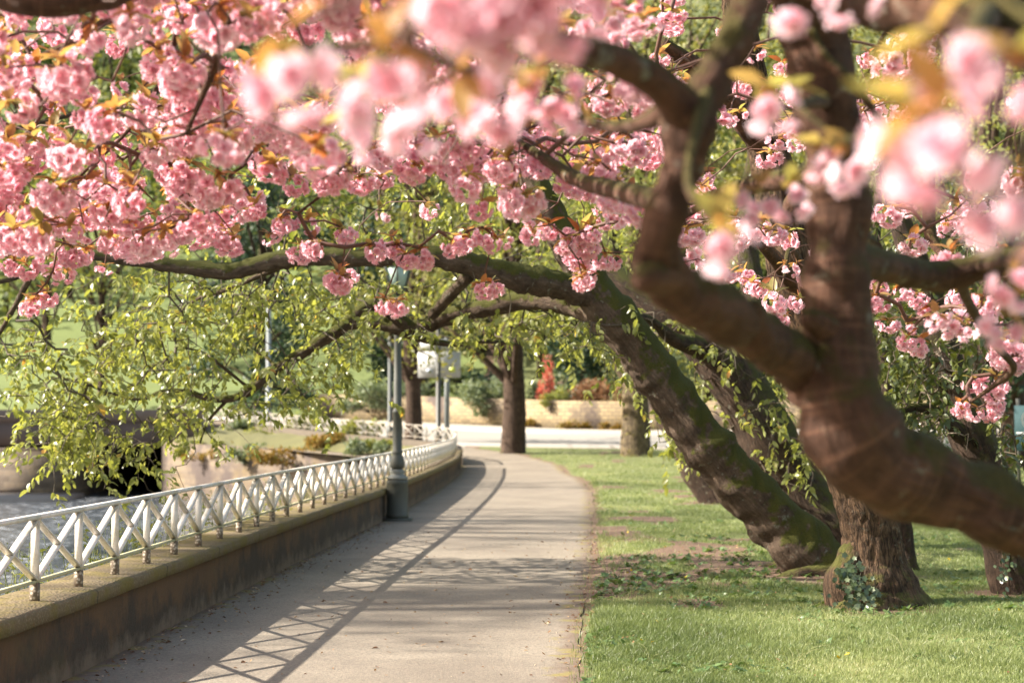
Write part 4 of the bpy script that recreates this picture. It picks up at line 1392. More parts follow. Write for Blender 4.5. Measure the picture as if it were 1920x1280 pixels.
def ivy():
    r = np.random.default_rng(21)
    t = thing("ivy_plant", "dark ivy leaves climbing the swollen foot of the furrowed trunk", "ivy", (2.8, 14.0, 0), "ivy on trunk feet")
    LF = (np.array([(0, 0, 0), (.42, .10, 0), (.30, .38, .04), (.52, .62, 0), (.18, .66, .03), (0, 1, -.05), (-.18, .66, .03), (-.52, .62, 0), (-.30, .38, .04), (-.42, .10, 0), (0, .42, .08)], float), np.array([[10, q, (q + 1) % 10] for q in range(10)]))
    px = np.concatenate([r.normal(1590, 14, 70), r.normal(1612, 20, 70), r.normal(1590, 22, 50)]); py = np.concatenate([r.normal(1075, 14, 70), r.normal(1112, 16, 70), r.normal(1138, 9, 50)])
    Y = 14.4 - np.sqrt(np.maximum(.01, .40 ** 2 - ((px - 1640) / FPX * 14.4 * .95) ** 2)) - .03 + r.uniform(-.04, .02, len(px))
    Y = np.where(px < 1590, np.minimum(Y, 14.08), Y)
    p = PV(px, py, Y)
    N = len(p)
    Rm = rot_rand(N, .5, r)
    X = np.array([[1, 0, 0], [0, 0, 1], [0, -1, 0]], float)      # leaf face towards the viewer, tip down
    Z = np.array([X @ q for q in rot_rand(N, .3, r)])
    ang = r.normal(0, .7, N)
    Rl = np.stack([np.stack([np.cos(ang), np.sin(ang), 0 * ang], -1), np.stack([r.normal(0, .3, N), r.normal(-.5, .2, N), np.full(N, 1.0)], -1) * 0 + np.stack([0 * ang, 0 * ang, 0 * ang], -1), np.stack([0 * ang] * 3, -1)], 1)
    x = np.stack([np.cos(ang), 0 * ang, np.sin(ang)], -1); yv = np.stack([np.sin(ang), r.normal(-.35, .25, N), -np.cos(ang)], -1); yv /= np.linalg.norm(yv, axis=1)[:, None]
    zv = np.cross(x, yv); zv /= np.linalg.norm(zv, axis=1)[:, None]; x = np.cross(yv, zv)
    M = np.stack([x, yv, zv], -1)
    V, F, rn = scatter([LF], p, M, r.uniform(.035, .062, N), r=r)
    leaf_obj("leaves", V, F, rn, M_IVY, t)
    mb = MB()
    for q in range(7):
        a = 1580 + q * 9
        pts = [P(a + r.normal(0, 6), y, 14.4 - math.sqrt(max(.01, .36 ** 2 - ((a - 1640) / FPX * 14.4) ** 2)) - .02) for y in (1142, 1115, 1085, 1060)]
        mb.tube(pts, [.008, .007, .005, .003], 5, .05)
    mb.obj("stems", M_TWIG_G, t, True)


ivy()
small_ivy()

# ------------------------------------------------------------------ leaning mossy rhododendron trees
def spray(seed, n=9, L=.080, w=.52):
    """a shoot that arches out and droops, leaves hanging alternately along it"""
    r = np.random.default_rng(seed)
    Vs, Fs, Is = [], [], []; T = leaf_template(w, .08, .35)
    ext = r.uniform(.10, .2); drop = r.uniform(.08, .24)
    for k in range(n):
        t = (k + .6) / n
        q = np.array([0, ext * math.sin(t * 1.5), .02 - drop * t * t])
        a = (1 if k % 2 else -1) * r.uniform(.5, 1.5) if k < n - 1 else 0
        e = -.35 - .7 * t + r.normal(0, .3); l = L * r.uniform(.65, 1.2)
        V = T[0] * l
        ro = r.normal(0, .6); cr, sr = math.cos(ro), math.sin(ro)
        V = V @ np.array([[cr, 0, sr], [0, 1, 0], [-sr, 0, cr]])
        ce, se = math.cos(e), math.sin(e)
        V = V @ np.array([[1, 0, 0], [0, ce, se], [0, -se, ce]])
        ca, sa = math.cos(a), math.sin(a)
        V = V @ np.array([[ca, sa, 0], [-sa, ca, 0], [0, 0, 1]]) + q
        Vs.append(V); Fs.append(T[1] + k * 9); Is.append(np.full(9, k))
    return np.concatenate(Vs), np.concatenate(Fs), np.concatenate(Is)


ROS = [spray(40 + i, n) for i, n in enumerate((7, 9, 8, 10, 6, 8))]


def in_regions(regions, r, Yr, n_scale=1.0):
    """points scattered in soft elliptical drifts: (px, py, sx, sy, count)"""
    out = []
    for x, y, sx, sy, n in regions:
        m = int(n * n_scale)
        out.append(PV(r.normal(x, sx, m), r.normal(y, sy, m), r.uniform(*Yr, m)))
    return np.concatenate(out)


def rhodo(root, limbs, regs, Yr, seed, m=M_RHODO, skel=None, scale=(.8, 1.25), rmin=.003, maxr=.02, dens=1.0):
    r = np.random.default_rng(seed)
    pts = in_regions(regs, r, Yr, dens)
    Rm = rot_rand(len(pts), .45, r)
    V, F, rn = scatter(ROS, pts, Rm, r.uniform(*scale, len(pts)), r=r)
    o = leaf_obj("foliage", V, F, rn, m, root)
    twigs_obj("twigs", grow(skel, pts, sag=.08, jit=.35, step=.2, upbias=.4, seed=seed, maxr=maxr, rmin=rmin), M_TWIG_G, root, 5)


rt = thing("leaning_tree", "leaning mossy tree whose long limbs arch left over the path", "tree", (3.15, 17.2, 0), "leaning trees on the lawn")
A0 = PL([(1640, 1175, 17.2, .50), (1585, 1112, 17.2, .37), (1540, 1065, 17.2, .31), (1490, 1012, 17.2, .285), (1430, 950, 17.2, .285), (1370, 890, 17.2, .265), (1300, 800, 17.2, .25), (1240, 715, 17.2, .245), (1170, 620, 17.2, .235), (1110, 540, 17.2, .22), (1070, 470, 17.2, .18), (1020, 380, 17.2, .15), (960, 250, 17.3, .12), (900, 60, 17.4, .09), (880, -150, 17.5, .05)])
A1 = PL([(1125, 560, 17.2, .16), (1050, 535, 17.0, .150), (970, 520, 16.8, .140), (900, 500, 16.7, .12), (820, 482, 16.6, .11), (740, 480, 16.6, .095), (660, 484, 16.6, .09), (580, 480, 16.6, .09), (500, 492, 16.6, .09), (430, 508, 16.6, .085), (340, 500, 16.6, .07), (250, 488, 16.6, .06), (160, 480, 16.6, .05), (60, 510, 16.5, .035), (-40, 540, 16.5, .02)])
A2 = PL([(1150, 600, 17.2, .14), (1080, 575, 17.5, .115), (1000, 562, 17.8, .105), (920, 575, 18.0, .10), (850, 590, 18.2, .095), (770, 615, 18.4, .085), (700, 605, 18.5, .07), (640, 612, 18.6, .05)])
A3 = PL([(770, 615, 18.4, .075), (700, 572, 18.2, .065), (640, 615, 18.2, .065), (570, 660, 18.2, .06), (520, 690, 18.2, .055), (470, 730, 18.2, .05), (440, 745, 18.2, .04), (400, 748, 18.2, .036), (350, 735, 18.2, .03), (310, 733, 18.2, .025), (260, 748, 18.2, .018), (200, 735, 18.2, .012)])
A4 = PL([(810, 590, 18.0, .06), (850, 545, 17.6, .07), (880, 515, 17.0, .07)])
A5 = PL([(740, 620, 18.4, .045), (790, 635, 18.8, .04), (850, 645, 19.2, .035), (920, 640, 19.6, .025), (1000, 650, 20, .015)])
A6 = PL([(520, 690, 18.2, .022), (470, 640, 18.6, .018), (420, 610, 18.9, .013), (360, 600, 19, .008)])
A7 = PL([(560, 482, 16.6, .05), (430, 540, 17.4, .03), (370, 560, 17.8, .022), (320, 600, 18.2, .014), (260, 640, 18.4, .008)])
A8 = PL([(430, 745, 18.2, .02), (390, 790, 18.2, .016), (375, 830, 18.0, .009)])
A9 = PL([(470, 730, 18.2, .02), (420, 690, 17.8, .018), (380, 660, 17.6, .012), (330, 650, 17.5, .007)])
A10 = PL([(60, 510, 16.5, .04), (30, 570, 17, .03), (-10, 640, 17.4, .02)])
A11 = PL([(960, 250, 17.3, .10), (820, 150, 17.0, .08), (620, 120, 16.8, .06), (380, 150, 16.6, .04), (150, 210, 16.6, .03), (-50, 260, 16.6, .02)])
for q, (nm, (pp, rr), n) in enumerate((("trunk", A0, 36), ("limb", A1, 20), ("limb", A2, 18), ("limb", A3, 14), ("limb", A4, 14), ("limb", A5, 10), ("limb", A6, 8), ("limb", A7, 8), ("limb", A8, 8), ("limb", A9, 8), ("limb", A10, 8), ("limb", A11, 10))):
    mb = MB(); mb.tube(pp, rr, n, .05, .19, 80 + q, freq=1.6 / max(.03, float(rr.mean())), stretch=.75); mb.obj(nm, M_BARK_MOSS, rt, True)
for q, st in enumerate(([(1575, 1075, 17.1, .20), (1510, 1072, 16.9, .12), (1450, 1084, 16.8, .07), (1390, 1092, 16.75, .02)], [(1600, 1090, 17.0, .2), (1550, 1096, 16.6, .12), (1505, 1108, 16.3, .06), (1470, 1120, 16.1, .02)], [(1560, 1060, 17.4, .2), (1490, 1052, 17.7, .11), (1420, 1060, 17.9, .05), (1380, 1066, 18, .02)])):
    mb = MB(); pr, rr_ = PL(st); pr[:, 2] -= .035; mb.tube(pr, rr_ * np.array([1, .8, .6, .6]), 14, .04, .25, 160 + q, freq=8); mb.obj("root", M_BARK_IVY, rt, True)
rhodo(rt, None, [(400, 570, 130, 40, 150), (280, 620, 110, 45, 120), (250, 700, 110, 45, 140), (130, 790, 48, 45, 130), (170, 840, 60, 30, 60), (330, 790, 60, 40, 70), (100, 730, 50, 45, 60), (470, 560, 110, 35, 80),
                 (600, 690, 50, 30, 50), (540, 745, 60, 25, 40), (650, 620, 45, 40, 30), (770, 625, 25, 14, 8), (920, 615, 70, 18, 40), (1060, 620, 60, 28, 60), (620, 560, 90, 30, 45), (860, 400, 160, 70, 110), (640, 380, 160, 60, 80),
                 (40, 650, 40, 50, 25), (1150, 660, 30, 40, 20), (500, 250, 300, 90, 110)],
      (16.6, 19.4), 51, M_RHODO, [a[0] for a in (A1, A2, A3, A4, A5, A6, A7, A8, A9, A10, A11)] + [A0[0][9:]], dens=.88)

r3 = thing("leaning_tree", "second leaning dark trunk standing close behind the mossy one", "tree", (3.6, 20.5, 0), "leaning trees on the lawn")
D0 = PL([(1600, 1060, 20.6, .42), (1560, 1000, 20.5, .37), (1500, 920, 20.5, .34), (1440, 820, 20.5, .33), (1390, 730, 20.5, .32), (1330, 650, 20.5, .28), (1270, 600, 20.5, .24), (1200, 560, 20.6, .20), (1100, 480, 20.8, .16), (1000, 380, 21, .10)])
D1 = PL([(1390, 730, 20.5, .2), (1420, 600, 20.8, .17), (1400, 450, 21, .13), (1420, 250, 21.2, .10)])
D2 = PL([(1330, 650, 20.5, .16), (1270, 640, 20, .09), (1220, 600, 19.4, .05), (1190, 590, 19, .02)])
for q, (nm, (pp, rr)) in enumerate((("trunk", D0), ("limb", D1), ("limb", D2))):
    mb = MB(); mb.tube(pp, rr, 26, .08, .13, 120 + q, freq=4.0); mb.obj(nm, M_BARK_DK, r3, True)
rhodo(r3, None, [(1240, 620, 40, 22, 26), (1290, 590, 30, 20, 14), (1270, 820, 18, 45, 26), (1420, 770, 50, 60, 60), (1340, 690, 40, 40, 40), (1480, 860, 35, 30, 40), (1400, 880, 40, 22, 30), (1200, 690, 40, 40, 40)], (19.0, 22.5), 61, M_RHODO, [D0[0], D1[0], D2[0]], (.9, 1.4))

r4 = thing("leaning_tree", "short leaning trunk whose foot shows left of the mossy trunk", "tree", (3.9, 31.5, 0), "leaning trees on the lawn")
mb = MB(); mb.tube(*PL([(1372, 962, 31.5, .52), (1345, 925, 31.5, .40), (1315, 885, 31.5, .36), (1300, 850, 31.5, .33), (1262, 780, 31.5, .30), (1225, 700, 31.5, .27), (1180, 600, 31.6, .22), (1150, 480, 31.8, .16), (1120, 300, 32, .10)]), 24, .1, .12, 131, freq=3.5); mb.obj("trunk", M_BARK_DK, r4, True)
r = np.random.default_rng(66)
pts = in_regions([(1100, 560, 90, 60, 90), (1060, 420, 130, 70, 90), (1180, 380, 100, 90, 80)], r, (30, 33))
V, F, rn = scatter(ROS, pts, rot_rand(len(pts), .5, r), r.uniform(1.4, 2.2, len(pts)), r=r); leaf_obj("foliage", V, F, rn, M_RHODO, r4)

r5 = thing("leaning_tree", "leaning trunk near the right edge tangled with drooping leaves", "tree", (4.5, 15.4, 0), "leaning trees on the lawn")
E0 = PL([(1935, 1150, 15.4, .30), (1908, 1100, 15.4, .235), (1885, 1020, 15.4, .225), (1860, 920, 15.4, .225), (1830, 840, 15.4, .22), (1795, 750, 15.4, .20), (1765, 660, 15.4, .17), (1740, 560, 15.5, .14), (1690, 420, 15.6, .11), (1660, 260, 15.8, .07)])
E1 = PL([(1830, 840, 15.4, .10), (1750, 770, 15.1, .05), (1690, 770, 14.9, .03), (1660, 800, 14.7, .015)])
E2 = PL([(1765, 660, 15.4, .10), (1840, 560, 15.8, .07), (1900, 420, 16, .05), (1920, 250, 16.2, .03)])
for q, (nm, (pp, rr)) in enumerate((("trunk", E0), ("limb", E1), ("limb", E2))):
    mb = MB(); mb.tube(pp, rr, 28, .05, .13, 140 + q, freq=5.0); mb.obj(nm, M_BARK_DK, r5, True)
rhodo(r5, None, [(1720, 700, 55, 55, 130), (1700, 800, 45, 40, 70), (1800, 650, 50, 50, 60), (1690, 620, 40, 40, 50), (1870, 840, 30, 40, 30), (1850, 500, 60, 60, 60), (1750, 450, 80, 70, 70)], (14.4, 17.0), 71, M_RHODO_D, [E0[0][3:], E1[0], E2[0]], (.8, 1.2))
# dead tangle of grey twigs by its foot belongs to it
r = np.random.default_rng(73)
tp = in_regions([(1700, 820, 45, 28, 60), (1780, 700, 40, 60, 40)], r, (14.4, 15.3))
twigs_obj("dead_twigs", grow([E0[0][3:7], E1[0]], tp, sag=-.1, jit=.6, step=.12, upbias=0, seed=9, maxr=.008, rmin=.003), plain("dead_twig_bark", (.26, .20, .15), .9, 0, .3, 30), r5, 4)

r6 = thing("tree", "slim dark trunk rising just behind the ivy-footed cherry", "tree", (4.1, 17.6, 0))
mb = MB(); mb.tube(*PL([(1712, 1090, 17.6, .15), (1703, 1060, 17.6, .10), (1697, 1010, 17.6, .088), (1690, 950, 17.6, .085), (1670, 850, 17.6, .08), (1660, 700, 17.6, .075), (1640, 520, 17.7, .06), (1650, 300, 17.8, .04)]), 16, .06, .1, 151, freq=12); mb.obj("trunk", M_BARK_DK, r6, True)
r = np.random.default_rng(75)
pts = in_regions([(1650, 520, 60, 80, 60), (1640, 330, 70, 80, 60)], r, (17, 18.5))
V, F, rn = scatter(ROS, pts, rot_rand(len(pts), .5, r), r.uniform(.9, 1.4, len(pts)), r=r); leaf_obj("foliage", V, F, rn, M_RHODO_D, r6)

# ------------------------------------------------------------------ trees, shrubs and woods farther off
def crown_points(blobs, n, r, shell=.55):
    """points inside ellipsoid blobs ((cx,cy,cz),(rx,ry,rz)), denser near their skins"""
    bl = r.integers(0, len(blobs), n)
    q = r.normal(size=(n, 3)); q /= np.linalg.norm(q, axis=1)[:, None]
    q *= (r.uniform(shell ** 3, 1, n) ** (1 / 3))[:, None]
    c = np.array([b[0] for b in blobs])[bl]; s = np.array([b[1] for b in blobs])[bl]
    return c + q * s


def big_tree(name, label, base, trunk_r, height, crown_r, crown_z0, m, bark, seed, nleaf=5000, leaf=.22, lean=(0, 0), nblob=26, group=None, cat="tree"):
    r = np.random.default_rng(seed)
    x, y = base; z = float(ground_z(x, y))
    t = thing(name, label, cat, (x, y, z), group or ('trees of the left river bank' if x < -20 and y < 60 else 'trees standing beyond the path'))
    top = np.array([x + lean[0], y + lean[1], z + height * .82])
    hs = np.linspace(0, 1, 7)
    tp = np.array([[x, y, z - .2] * (1 - np.array([1, 1, 1]) * h) + top * h for h in hs]); tp[1:-1, :2] += r.normal(0, .02 * height * .3, (5, 2)) * .6
    tr = trunk_r * np.array([1.0, .82, .75, .62, .42, .22, .08])
    tp[0, 2] = z - .2
    mb = MB()
    flare = np.vstack([tp[:1], tp[:1] + (tp[1] - tp[0]) * .12, tp[1:]]); fr = np.concatenate([[trunk_r * 1.35, trunk_r * .98], tr[1:]])
    mb.tube(flare, fr, 18, .25, .08, seed, freq=1.2 / trunk_r); mb.obj("trunk", bark, t, True)
    blobs = []
    mbl = MB()
    for k in range(nblob):
        hz = z + crown_z0 + (height - crown_z0) * ((k + .5) / nblob) ** .9
        f = (hz - z - crown_z0) / (height - crown_z0)
        rr = crown_r * math.sqrt(max(.05, 1 - (2 * f - .85) ** 2 / 1.6)) * r.uniform(.35, .95)
        a = r.uniform(0, 2 * math.pi)
        c = np.array([x + lean[0] * f + rr * math.cos(a), y + lean[1] * f + rr * math.sin(a), hz])
        s = crown_r * r.uniform(.22, .38)
        blobs.append((c, np.array([s, s, s * .7])))
        st = tp[int(np.clip(1 + f * 4.5, 1, 5))] + (0, 0, 0)
        mid = (st + c) / 2 + np.array([0, 0, .12 * rr])
        mbl.tube([st, mid, c], [trunk_r * .3, trunk_r * .2, trunk_r * .06], 8, .5, .06, seed + k, freq=8)
    mbl.obj("limbs", bark, t, True)
    p = crown_points(blobs, nleaf, r, .35)
    V, F, rn = scatter([LEAF2], p, rot_rand(nleaf, None, r), r.uniform(.7, 1.4, nleaf) * leaf, r=r)
    leaf_obj("crown", V, F, rn, m, t)
    return t


big_tree("tree", "straight thick trunk on the verge where path meets road", (0.05, 58.0), .47, 17, 6.0, 3.6, M_TREE, M_BARK_BG, 301, 9000, .20)
big_tree("tree", "dark trunk between the lamp post and the road sign", (-3.75, 65.0), .36, 16, 5.0, 3.6, M_TREE, M_BARK_BG, 302, 7000, .20)
big_tree("tree", "thick mossy trunk at the roadside right of the path end", (4.1, 56.3), .52, 16, 5.5, 2.9, M_TREE, bark_mat("mossy_roadside_bark", (.04, .03, .02), (.20, .15, .09), moss=.45, sc_=.6, mosscol=(.15, .13, .02)), 303, 8000, .20)
big_tree("tree", "leafy tree behind the dark leaning trunks on the right", (8.5, 44.0), .40, 13, 5.0, 2.2, M_TREE, M_BARK_BG, 304, 8000, .18)
big_tree("tree", "dark evergreen closing the view at the right edge", (14.0, 48.0), .45, 13, 5.5, .8, M_TREE_D, M_BARK_BG, 305, 8000, .22)
big_tree("tree", "pale green tree high above the right hand trunks", (10.5, 38.0), .35, 15, 4.5, 5.0, M_TREE_L, M_BARK_BG, 306, 6000, .16)
big_tree("tree", "thin grey tree on the green slope beyond the bridge", (-24.0, 100.0), .30, 14, 5.5, 6.0, M_TREE_L, M_BARK_BG, 307, 2600, .30)
big_tree("tree", "bare looking tree left of the drooping leaves on the slope", (-29.5, 108.0), .34, 15, 6.0, 5.5, M_TREE_L, M_BARK_BG, 308, 2600, .30)
big_tree("tree", "dark evergreen standing behind the bend railing", (-13.5, 92.0), .45, 13, 3.6, .3, M_TREE_D, M_BARK_BG, 309, 7000, .32)
big_tree("tree", "broad dark evergreen behind the road sign", (-5.0, 93.0), .45, 12, 4.6, .3, M_TREE_D, M_BARK_BG, 310, 8000, .32)
# trees of the left bank, whose shade stripes the path
for q, (x, y, h, cr, sd) in enumerate(((-25, 14.0, 20, 3.6, 321), (-27, 27, 22, 4.5, 322), (-24, 40.0, 19, 4.0, 323))):
    big_tree("tree", ("tall river bank tree opposite the near railing", "tall river bank tree opposite the lamp post", "river bank tree nearest the bridge")[q], (x, y), .4, h, cr, 8, M_TREE_L, M_BARK_BG, sd, 1500, .22)


for q, (x, y, lab) in enumerate(((-34, 15.0, "lofty river bank tree behind the one opposite the near railing"), (-35, 25.0, "lofty river bank tree behind the one opposite the lamp post"))):
    big_tree("tree", lab, (x, y), .5, 29, (2.6, 5.0)[q], 15, M_TREE_L, M_BARK_BG, 331 + q, (900, 2000)[q], .27)


def shrub(name, label, c, size, m, seed, n=1500, leaf=.12, cat="shrub", nb=9, group=None, low=True):
    r = np.random.default_rng(seed)
    z = c[2] if len(c) > 2 else float(ground_z(c[0], c[1]))
    t = thing(name, label, cat, (c[0], c[1], z), group or ('plants on the river bank' if c[1] < 72 else 'shrubs above the road wall'))
    blobs = []; mb = MB()
    for k in range(nb):
        o = np.array([r.uniform(-.7, .7) * size[0], r.uniform(-.7, .7) * size[1], r.uniform(.15, .85) * size[2]])
        s = np.array([size[0], size[1], size[2]]) * r.uniform(.22, .42)
        blobs.append((np.array([c[0], c[1], z]) + o, s))
        mb.tube([(c[0] + o[0] * .2, c[1] + o[1] * .2, z - .05), (c[0] + o[0] * .7, c[1] + o[1] * .7, z + o[2] * .6), np.array([c[0], c[1], z]) + o], [.03 * size[2], .02 * size[2], .006], 6)
    mb.obj("stems", M_TWIG_G, t, True)
    p = crown_points(blobs, n, r, .4); p[:, 2] = np.maximum(p[:, 2], z + .02)
    V, F, rn = scatter([LEAF2], p, rot_rand(n, None, r), r.uniform(.7, 1.4, n) * leaf, r=r)
    leaf_obj("foliage", V, F, rn, m, t)


def at_hill(px, py, Y0=70, Y1=160):
    """where the ground is met along the line of sight of that pixel"""
    for Y in np.arange(Y0, Y1, .5):
        p = P(px, py, Y)
        if p[2] <= ground_z(p[0], p[1]):
            return p
    return P(px, py, Y1)


def on_wall_bank(px, Y):
    p = P(px, 700, Y)
    return (p[0], Y, float(ground_z(p[0], Y)) + .6)


shrub("shrub", "scarlet shrub glowing above the road wall", on_wall_bank(1022, 78.5), (.42, .6, 2.5), M_RED, 401, 1300, .15)
shrub("shrub", "rust orange shrub above the road wall, right of the scarlet one", on_wall_bank(1130, 79.0), (2.2, 1.0, 1.5), M_RUST, 402, 2600, .16)
shrub("shrub", "yellow green shrub hanging over the road wall", (P(1045, 770, 75.8)[0], 75.8, 1.55), (.8, .6, 1.2), M_TREE_L, 403, 1300, .14)
shrub("shrub", "grey green shrub between the central trunk and the scarlet shrub", on_wall_bank(975, 80.0), (1.4, 1.2, 3.6), M_GREYG, 404, 2600, .18)
shrub("shrub", "pale green rounded shrub left of the central trunk", on_wall_bank(915, 79.0), (1.3, 1.0, 1.6), M_GREYG, 405, 2200, .16)
shrub("shrub", "deep green shrub behind the rust orange one", on_wall_bank(1110, 83.0), (2.6, 1.6, 3.6), M_TREE_D, 406, 3200, .22)
shrub("shrub", "grey green shrub behind the mossy roadside trunk", on_wall_bank(1215, 82.0), (2.4, 1.4, 4.2), M_GREYG, 407, 3000, .2)
shrub("shrub", "low grey green hedge shrub right of the lamp post shaft", on_wall_bank(700, 84.0), (3.0, 1.4, 1.3), M_GREYG, 408, 2600, .18)

# growth on the river bank
for q, (px, Y, sx, sz, m, lab) in enumerate(((400, 65.5, 1.9, .55, M_STRAW, "straw coloured tussock on the bank edge above the stone wall"), (560, 62.0, 2.0, .5, M_STRAW, "orange straw tussock above the middle of the stone wall"),
                                             (540, 66.0, 2.0, 1.1, M_TREE_L, "bright green shrub under the far railing"), (455, 69.0, 1.2, .6, M_GREYG, "dull green plant under the far railing near the bridge"),
                                             (660, 60.8, 1.5, .9, M_TREE_L, "green shrub on the bank left of the lamp post"), (720, 57.6, .7, .35, M_TREE_L, "small green plant behind the lamp post"), (610, 59.6, .9, .5, M_STRAW, "ochre tussock between the green bank shrubs"),
                                             (690, 58.0, .9, .8, M_GREYG, "dull green plant draped over the stone wall near the lamp post"), (350, 65.0, .8, .7, M_TREE_L, "yellow green plant draped over the stone wall by the bridge"), (470, 63.0, .9, .6, M_GREYG, "olive plant draped over the stone wall halfway along"))):
    p = P(px, 800, Y)
    z = .35 + .03 * (Y - 53)
    if (m is M_STRAW and q < 3) or 'draped' in lab:                 # these spill over the top of the stone wall
        k_ = int(np.argmin(np.abs(sc_[:, 0] / sc_[:, 1] - (px - 960) / FPX))); p = np.array([sc_[k_, 0], 0, 0]); Y = sc_[k_, 1] - .25; z = .0
    shrub("shrub" if "shrub" in lab else "plant", lab, (p[0], Y, z), (sx, .7, sz), m, 420 + q, 1100, .14, "shrub" if "shrub" in lab else "plant")

for q, (px, lab) in enumerate(((1000, "yellowing grass at the wall foot beside the straight thick trunk"), (1075, "yellowing grass at the wall foot below the rust orange shrub"), (1145, "yellowing grass at the wall foot beside the mossy roadside trunk"))):
    k_ = int(np.argmin(np.abs(rwc[:, 0] / rwc[:, 1] - (px - 960) / FPX))); cx_, cy_ = rwc[k_]
    shrub("grass_clump", lab, (cx_ + .1, cy_ - .35, float(ground_z(cx_, cy_))), (.95, .3, .42), M_STRAW, 450 + q, 700, .13, "grass clump", group="grass at the road wall foot")

# leafy plants between the near railing and the water
for q, (px, py, Y, s, lab) in enumerate(((40, 1100, 10.8, .42, "leafy green plant behind the nearest railing post"), (135, 1050, 12.3, .40, "green plant with small white blooms behind the second railing panel"), (205, 1010, 14.0, .45, "tall thin leafy plant against the water behind the railing"),
                                         (270, 1000, 15.6, .50, "dense leafy plant behind the fifth railing post"), (335, 975, 17.5, .55, "grassy green plant farther along behind the railing"), (420, 950, 20.5, .60, "pale green plant behind the railing halfway to the lamp"), (560, 930, 24.0, .65, "green plant behind the railing close to the lamp"))):
    r = np.random.default_rng(500 + q)
    x = float(wall_x(Y)) - .62 - .1 * (q % 2)
    t = thing("plant", lab, "plant", (x, Y, -1.4), "plants behind the near railing")
    mb = MB(); pos = []
    for k in range(34):
        bx = x + r.normal(0, .12) - .1; by = Y + r.normal(0, .5); top = .47 + r.uniform(-.1, 1.0) * s * .75
        pts = np.array([(bx, by, -1.5), (bx + r.normal(0, .05), by + r.normal(0, .05), -.3), (bx + r.normal(0, .1), by + r.normal(0, .12), top)])
        mb.tube(pts, [.008, .006, .002], 4, .3)
        pp, _ = resample(pts[1:], np.ones(2), .05)
        pos.append(pp[3:] + r.normal(0, .03, (len(pp) - 3, 3)))
    mb.obj("stems", plain("green_stem", (.12, .15, .05), .6), t, True)
    pos = np.concatenate(pos)
    V, F, rn = scatter([LEAF8], pos, rot_rand(len(pos), .7, r), r.uniform(.03, .06, len(pos)), r=r)
    leaf_obj("leaves", V, F, rn, M_TREE_L, t)
    if q in (1, 3):
        ps = pos[r.integers(0, len(pos), 10)] + (0, 0, .02)
        V, F, rn = scatter([rosette(5, .018, .8, .2, .1, r)], ps, rot_rand(10, .5, r), np.ones(10), r=r)
        leaf_obj("blooms", V, F, rn, M_SIGNW, t)

# the wooded hillside reads as one mass
def woods():
    r = np.random.default_rng(600)
    blobs = []; cols = []
    Vs, Fs, Rn = [], [], []; off = 0
    mbt = MB()
    for k in range(430):
        y = 92 + 150 * r.uniform() ** 1.3; x = r.uniform(-.36, .36) * y * 1.1
        # leave the lawn slope on the left open
        if x < -9 and y < 122 and r.uniform() < .93:
            continue
        if x > -9 and y < 98 and x < 8:
            continue
        z = float(ground_z(x, y)); h = r.uniform(6, 13); cr = r.uniform(2.2, 4.2)
        n = int(r.uniform(230, 330))
        bl = [(np.array([x + r.normal(0, cr * .45), y + r.normal(0, cr * .45), z + h * r.uniform(.15, 1.0)]), np.array([1, 1, .8]) * cr * r.uniform(.3, .55)) for _ in range(8)]
        p = crown_points(bl, n, r, .5)
        V, F = instance(LEAF2, rot_rand(n, None, r) * (r.uniform(.5, 1.1, n) * .95)[:, None, None], p)
        tone = r.uniform(0, .75)
        Vs.append(V); Fs.append(F + off); off += len(V); Rn.append(np.repeat(np.clip(tone + r.uniform(0, .3, n), 0, 1), 4))
        mbt.tube([(x, y, z - .3), (x + r.normal(0, .4), y, z + h * .6), (x + r.normal(0, .6), y, z + h)], [.25, .17, .04], 6)
    m = leaf_mat("woodland_leaf", [(0, (.03, .05, .02)), (.35, (.09, .12, .035)), (.7, (.17, .19, .06)), (1, (.26, .25, .09))], .35, .5, .3)
    V = np.concatenate(Vs); F = np.concatenate(Fs); rn = np.concatenate(Rn)
    o = thing("woods", "mixed spring woods covering the hillside beyond the road", "woods", (0, 120, 5)); kind(o, 'stuff')
    kind(leaf_obj("foliage", V, F, rn, m, o), 'stuff')
    kind(mbt.obj("trunks", M_BARK_BG, o, True), 'stuff')


woods()

